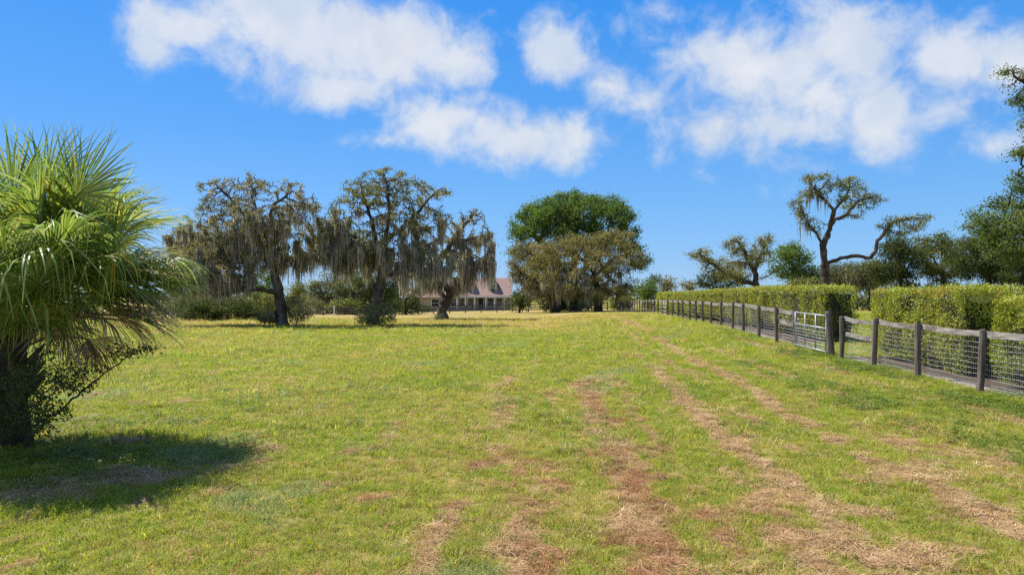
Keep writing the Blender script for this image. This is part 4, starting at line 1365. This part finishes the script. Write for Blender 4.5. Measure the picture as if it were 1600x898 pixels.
# ------------------------------------------------------------------ the house
HY = 124.0
hz = G(-8, HY) - .0
hx = lambda px: (px - 800) * HY / F
root = thing('house', (hx(745), HY, hz), 'brick-roofed farmhouse with porch columns and dormers behind the oaks', 'house')
X0, X1 = hx(684), hx(800)
E, RZ = hz + 2.62, hz + 6.1          # eave and ridge
D = 11.0
link('wall', MB().box(X0 + .3, X1 - .3, HY + 2.0, HY + D, hz, E).mesh('wall'), M['siding'], root)
for xx in (X0 + .3, X1 - .3):
    MB().poly([(xx, HY + 2.0, E), (xx, HY + D, E), (xx, HY + (D + 0) / 2, RZ - .25)]).build('gable_wall', M['siding'], root)
yr = HY + D / 2
t = .14
roof = MB()
roof.quadbox([(X0, HY - .3, E - .05), (X1, HY - .3, E - .05), (X1, yr, RZ - t), (X0, yr, RZ - t), (X0, HY - .3, E - .05 + t), (X1, HY - .3, E - .05 + t), (X1, yr, RZ), (X0, yr, RZ)])
roof.quadbox([(X0, yr + .002, RZ - t), (X1, yr + .002, RZ - t), (X1, HY + D + .6, E - .2), (X0, HY + D + .6, E - .2), (X0, yr + .002, RZ), (X1, yr + .002, RZ), (X1, HY + D + .6, E - .2 + t), (X0, HY + D + .6, E - .2 + t)])
rf = roof.build('roof', M['shingle'], root)
MB().box(X0, X1, HY - .36, HY - .302, E - .22, E + .04).build('fascia', M['white'], root)
MB().box(X0 + .2, X1 - .2, HY - .1, HY + 2.0, hz - .3, hz + .25).build('porch_floor', M['porch'], root)
for px in (700, 714, 727.5, 741.7, 759, 773, 787.8):
    c = hx(px)
    o = MB().box(c - .10, c + .10, HY + .02, HY + .22, hz + .25, E - .08).build('column', M['white'], root)


def window(root, cx, y, z0, w, h, name='window'):
    o = MB().box(cx - w / 2 - .12, cx + w / 2 + .12, y - .05, y + .05, z0 - .12, z0 + h + .12).build(name, M['white'], root)
    MB().box(cx - w / 2, cx + w / 2, y - .075, y - .052, z0, z0 + h).build('pane', M['glass'], o)
    MB().box(cx - w / 2, cx + w / 2, y - .10, y - .077, z0 + h / 2 - .03, z0 + h / 2 + .03).build('sash', M['white'], o)
    return o


for px in (707, 720, 734.5, 766, 780):
    window(root, hx(px), HY + 1.93, hz + .75, .95, 1.45)
dx_ = hx(750.5)
o = MB().box(dx_ - .55, dx_ + .55, HY + 1.9, HY + 2.02, hz + .25, hz + 2.4).build('door_frame', M['white'], root)
MB().box(dx_ - .45, dx_ + .45, HY + 1.85, HY + 1.898, hz + .27, hz + 2.3).build('door', M['door'], o)
ring = [(dx_ + .2 * math.cos(a), HY + 1.82, hz + 1.75 + .2 * math.sin(a)) for a in np.linspace(0, 6.283, 13)]
MB().tube(ring, .05, 5, False).build('wreath', M['wreath'], o)
for px in (733, 770, 696):                        # dormers
    c = hx(px)
    zb = hz + 3.25
    yf = HY + 1.25
    d = MB().box(c - .78, c + .78, yf, yf + 3.2, zb, zb + 1.75).poly([(c - .78, yf, zb + 1.75), (c + .78, yf, zb + 1.75), (c, yf, zb + 2.45)]).build('dormer', M['siding'], root)
    dr_ = MB()
    for sgn in (-1, 1):
        p = [(c + sgn * .98, yf - .2, zb + 1.6), (c, yf - .2, zb + 2.52), (c, yf + 4, zb + 2.52), (c + sgn * .98, yf + 4, zb + 1.6)]
        q2 = [(a, b, z + .1) for a, b, z in p]
        dr_.quadbox(p + q2)
    dr_.build('dormer_roof', M['shingle'], d)
    w = MB().box(c - .58, c + .58, yf - .07, yf - .003, zb + .1, zb + 1.65).build('window', M['white'], d)
    window_z = zb + .24
    MB().box(c - .44, c + .44, yf - .10, yf - .073, window_z, window_z + 1.27).build('window_pane', M['glass'], d)
    MB().box(c - .44, c + .44, yf - .125, yf - .102, window_z + .60, window_z + .66).build('window_sash', M['white'], d)
# lower wing on the left
W0, W1 = hx(632), X0 - .02
MB().box(W0 + .3, W1, HY + 2.2, HY + 9, hz, hz + 2.35).build('wing_wall', M['siding'], root)
MB().quadbox([(W0, HY + 1.6, hz + 2.3), (W1, HY + 1.6, hz + 2.3), (W1, HY + 5.6, hz + 4.2), (W0, HY + 5.6, hz + 4.2), (W0, HY + 1.6, hz + 2.42), (W1, HY + 1.6, hz + 2.42), (W1, HY + 5.6, hz + 4.34), (W0, HY + 5.6, hz + 4.34)]).build('wing_roof', M['shingle'], root)
for px in (646, 678):
    window(root, hx(px), HY + 2.13, hz + .7, 1.3, 1.35, 'window')

# ------------------------------------------------------------------ the palm on the left
PG = [(.135, .19, .035), (.18, .235, .05), (.095, .145, .03), (.25, .28, .09)]
PY = [(.30, .27, .05), (.36, .28, .045), (.24, .25, .05)]
PD = [(.22, .135, .08), (.30, .20, .125), (.14, .085, .055), (.36, .26, .17)]


def frond_mesh(L, spread, droop, fold, n, cols, seed, curl=.0, tipdry=0.0, twist=.0):
    """A fan leaf in its own frame: hub at 0, middle segment along +Y, upper face +Z. Segments joined near the hub, free and drooping outside.
    droop is applied later along world down."""
    rg = np.random.default_rng(seed)
    V, Fc, T, Dr = [], [], [], []
    da = 2 * spread / n
    fs = (0, .2, .42, .58, .74, .88, 1.0)
    for k in range(n):
        a = -spread + da * (k + .5)
        q = abs(a) / spread
        l = L * (1 - .30 * q ** 2.2) * rg.uniform(.92, 1.05)
        aa = a + rg.normal(0, .015)
        d = np.array([math.sin(aa), math.cos(aa), 0])
        s = np.array([math.cos(aa), -math.sin(aa), 0])
        col = np.array(cols[rg.integers(len(cols))]) * rg.uniform(.85, 1.15)
        if rg.random() < tipdry:
            col = np.array(PY[rg.integers(3)])
        b = len(V)
        ks = rg.uniform(.5, 1.45)
        yaw = rg.normal(0, .22)
        for f in fs:
            r = l * f
            hw = min(math.tan(da / 2) * r * 1.04, math.tan(da / 2) * l * .40) if f < .43 else math.tan(da / 2) * l * .40 * (1 - ((f - .42) / .58) ** 1.3) + .0007
            c = d * r + s * yaw * max(f - .42, 0) ** 2 * l * 1.5
            c = c + np.array([0, 0, fold * (abs(math.sin(a)) * r) - .0])
            ridge = np.array([0, 0, hw * .55])
            V += [c - s * hw, c + ridge, c + s * hw]
            T += [col * (1 + .25 * (f > .8))] * 3
            Dr += [ks * max(f - .30, 0) ** 2 * droop * l] * 3
        for i in range(len(fs) - 1):
            o = b + i * 3
            Fc += [(o, o + 1, o + 4, o + 3), (o + 1, o + 2, o + 5, o + 4)]
    return np.array(V), np.array(Fc), np.array(T), np.array(Dr)


palm_x, palm_y = -6.75, 9.2
pz = G(palm_x, palm_y)
palm = thing('palm_tree', (palm_x, palm_y, pz), 'bushy cabbage palm with wide fan fronds at the left edge', 'palm')
mb = MB()
rg = np.random.default_rng(3)
top = np.array([palm_x, palm_y, 2.35])
mb.tube([(palm_x + .05, palm_y, pz - .1), (palm_x - .02, palm_y + .02, .6), (palm_x, palm_y, 1.4), tuple(top)], [.24, .19, .18, .12], 10)
mb.build('trunk', M['bark_dark'], palm, sm=True)
bt = MB()
for k in range(46):                                # old leaf bases wedged on the trunk
    a, z = rg.uniform(0, 6.283), rg.uniform(.3, 2.1)
    c = np.array([palm_x + .17 * math.cos(a), palm_y + .17 * math.sin(a), z])
    o_ = np.array([math.cos(a), math.sin(a), 1.3]); o_ /= np.linalg.norm(o_)
    bt.tube([c, c + o_ * .16, c + o_ * .34], [.045, .04, .018], 4)
bt.build('leaf_bases', M['wood'], palm, 'stuff')


def frond(hub, aim, L, cols, seed, droop=.35, spread=2.0, roll=0.0, n=46, fold=.22, tipdry=0.0, start=None, facing=None):
    """hub: where the fan opens; aim: the way its middle segment points."""
    hub = np.array(hub, float); aim = unit(np.array(aim, float))
    up = np.array([0, 0, 1.]) if facing is None else np.array(facing, float)
    zax = up - aim * (up @ aim)
    zax = unit(zax) if np.linalg.norm(zax) > .15 else unit(np.array([.2, -1, .2]) - aim * (np.array([.2, -1, .2]) @ aim))
    xax = np.cross(aim, zax)
    c_, s_ = math.cos(roll), math.sin(roll)
    xax, zax = xax * c_ + zax * s_, zax * c_ - xax * s_
    V, Fc, T, Dr = frond_mesh(L, spread, droop, fold, n, cols, seed, tipdry=tipdry)
    Wd = V[:, :1] * xax + V[:, 1:2] * aim + V[:, 2:] * zax
    ln = np.linalg.norm(Wd, axis=1)
    Wd[:, 2] -= Dr
    Wd *= (ln / np.maximum(np.linalg.norm(Wd, axis=1), 1e-6))[:, None] ** .9   # segments bend, they do not stretch
    Wd += hub
    Wd[:, 2] = np.maximum(Wd[:, 2], pz + .05 + .1 * np.random.default_rng(seed).random(len(Wd)))
    fr = link('frond', mesh_np('frond', Wd, Fc, 4, {'tint': T}), M['frond'], palm)
    st = np.array(start if start is not None else (palm_x, palm_y, min(2.3, max(1.2, hub[2] - .3))))
    mid = (st + hub) / 2 + np.array([0, 0, .12 * np.linalg.norm(hub - st)])
    pts = np.array([st, (st + mid) / 2 + np.array([0, 0, .02]), mid, (mid + hub) / 2 + np.array([0, 0, .02]), hub, hub + unit(Wd[np.argmax(V[:, 1])] - hub) * L * .22])
    mbp = MB().tube(pts, [.026, .02, .017, .015, .013, .004], 5)
    pv_ = np.array(mbp.v)
    me = mbp.mesh('petiole', True)
    add_attr(me, {'tint': np.tile(np.array([(.19, .21, .06)]) if cols is not PD else np.array([(.2, .14, .09)]), (len(pv_), 1))})
    link('petiole', me, M['frond'], fr)
    return fr


# fronds one can pick out in the photograph: hub (photo x, y, distance), aim, size
K = [
    ((121, 305), 8.5, (.75, -.1, .72), 1.0, PG, .16, 1.5, 0.3), ((20, 310), 8.7, (-.05, -.15, 1), 1.02, PG, .10, 1.45, 0.0), ((72, 300), 9.4, (.35, .2, 1), 1.05, PG, .22, 1.6, 0.2),
    ((98, 380), 7.9, (.42, -.75, .25), .82, PG, 1.1, 1.9, 0.0), ((185, 360), 9.0, (.92, 0, .32), 1.0, PG, .30, 1.5, 0.4), ((200, 405), 9.3, (1, .05, .02), .85, PY, .45, 1.5, .4),
    ((60, 445), 7.7, (.2, -.8, .1), .95, PG, 1.2, 1.9, 0.0), ((-25, 470), 7.6, (.35, -.85, .05), .95, PG, 1.15, 1.8, 0.0), ((130, 440), 8.3, (.75, -.5, .05), .9, PG, 1.0, 1.8, 0.1),
    ((170, 450), 8.8, (.95, -.2, -.05), .95, PG, .8, 1.6, .2), ((205, 465), 9.0, (1, 0, -.25), .72, PD, .8, 1.4, .2), ((100, 515), 8.3, (.45, -.6, -.5), .7, PD, 1.1, 1.3, 0),
    ((150, 490), 8.6, (.8, -.3, -.4), .8, PD, 1.0, 1.4, 0), ((185, 430), 9.1, (.98, .1, .12), 1.0, PY, .5, 1.3, .3), ((40, 500), 8.0, (.1, -.7, -.1), .85, PG, 1.5, 1.7, 0.1),
    ((60, 350), 8.2, (.25, -.5, .75), .9, PG, .5, 1.8, 0.2), ((150, 340), 9.5, (.7, .4, .55), 1.0, PG, .35, 1.6, 0.1), ((5, 390), 7.8, (-.1, -.8, .4), .95, PG, .8, 1.9, 0),
    ((-40, 350), 8.6, (-.4, -.2, .9), 1.0, PG, .25, 1.6, 0), ((-70, 420), 8.3, (-.7, -.4, .4), 1.0, PG, .7, 1.8, 0), ((40, 330), 9.9, (0, .6, .9), 1.0, PG, .3, 1.6, 0),
    ((110, 400), 9.9, (.5, .7, .4), 1.0, PG, .5, 1.7, 0), ((-60, 480), 8.6, (-.6, -.5, -.1), .9, PG, .9, 1.7, 0), ((175, 395), 8.4, (.85, -.4, .3), .92, PG, .7, 1.7, .2),
    ((20, 430), 9.9, (-.1, .8, .2), .95, PG, .8, 1.7, 0), ((-90, 380), 9.4, (-.8, .3, .5), .95, PG, .6, 1.7, 0), ((120, 470), 9.6, (.6, .6, -.1), .9, PG, .9, 1.6, 0), ((80, 420), 8.2, (.6, -.6, .2), .85, PG, 1.2, 1.8, .15),
    ((215, 480), 8.8, (.8, -.3, -.45), .7, PD, .9, 1.3, 0), ((190, 500), 9.1, (.7, 0, -.6), .7, PD, .9, 1.3, 0), ((140, 530), 8.9, (.6, -.2, -.7), .65, PD, .9, 1.2, 0),
]
for k, ((px, py), Y, aim, L, cols, dr_, sp, td) in enumerate(K):
    fc = (aim[0] * .2, -.75, .75) if aim[2] > .5 else None
    if aim[1] <= -.4 and cols is not PD:           # fans that open towards the viewer: the blade stands up and its tips hang
        fc = (aim[0] * .5, -.55, 1)
        aim = (aim[0] * .9, aim[1] * .7, .62); sp = 2.3; dr_ = dr_ * 1.35
    frond(at(px, py, Y), aim, L, cols, 500 + k, dr_, sp, rg.normal(0, .25), 46, .22 if cols is not PD else .5, td, facing=fc)

rg = np.random.default_rng(77)
for k in range(54):                                # the rest of the crown
    a = rg.uniform(0, 6.283)
    e = rg.uniform(-.85, 1.1)
    d = np.array([math.cos(a) * math.cos(e), math.sin(a) * math.cos(e), math.sin(e)])
    hub = np.array([palm_x + .58, palm_y - .1, 2.25]) + d * np.array([1.12, 1.0, .85]) * rg.uniform(.6, 1.1)
    old = e < -.4 and d[0] > .2 and rg.random() < .5
    tan = np.cross(d, [0, 0, 1.0])
    hz_ = np.array([d[0], d[1], 0])
    aim = hz_ * .8 + np.array([0, 0, .25 + .5 * e if e > -.3 else -.15]) + tan * rg.normal(0, .35)
    if old:
        aim = hz_ * .5 + np.array([0, 0, -.7])
    L_ = rg.uniform(.85, 1.08)
    if aim[0] > .1:
        L_ = min(L_, max(.5, (-4.3 - hub[0]) / (aim[0] / np.linalg.norm(aim))))
    frond(hub, aim, L_, PD if old else (PY if rg.random() < .08 else PG), 800 + k, (rg.uniform(1.1, 2.0) if rg.random() < .5 else rg.uniform(.45, .95)) if e < .6 else rg.uniform(.3, .7), rg.uniform(1.6, 2.3) if not old else 1.3,
          rg.normal(0, .35), 40, .34 if not old else .5, rg.uniform(0, .2), facing=d * .45 + np.array([0, 0, .9]) if not old else d)

# the scrubby shrub under it
def scrub():
    Y = 8.9
    limbs = [[(40, 690), (45, 660)]]
    for a, b, c in (((60, 630, -.3), (110, 590, -.7), (160, 570, -1)), ((80, 640, -.5), (120, 620, -.9), (170, 600, -1.2)), ((35, 620, -.2), (40, 570, -.4), (60, 540, -.4)), ((20, 630, -.3), (0, 590, -.6), (-30, 560, -.8)),
                    ((70, 650, .2), (130, 600, .2), (205, 548, .1)), ((85, 670, -.4), (95, 640, -.6), (100, 600, -.6)), ((0, 660, -.6), (-40, 640, -.9), (-80, 620, -1))):
        limbs.append([(44, 668), a, b, c])
    blobs = [(150, 585, 62, 34, -.8, .5, 90), (205, 550, 40, 16, .1, .4, 50), (90, 600, 55, 46, -.6, .6, 110), (50, 640, 60, 44, -.5, .7, 120), (100, 655, 55, 30, -.7, .5, 90), (10, 620, 60, 60, -.9, .7, 200), (40, 660, 50, 30, -1.0, .5, 120), (-60, 630, 50, 50, -.8, .7, 60), (150, 630, 40, 24, -.9, .4, 50), (110, 560, 70, 30, 0, .5, 70)]
    t = Tree(limbs, blobs, Y, .075, 81, jit=.3, up=.05, mult=1.5, kill=1.4)
    root = thing('shrub', (t.P[0, 0], t.P[0, 1], G(t.P[0, 0], t.P[0, 1])), 'dark scrubby shrub with thin stems under the palm', 'shrub')
    link('stems', t.wood('stems', .035, r_min=.0035, sides=5, flare=1), M['bark_dark'], root)
    link('foliage', t.crown('foliage', 10, .036, .045, [(.06, .09, .028), (.09, .125, .036), (.042, .066, .023)], W3, wmax=2.5), M['leaf'], root)


scrub()
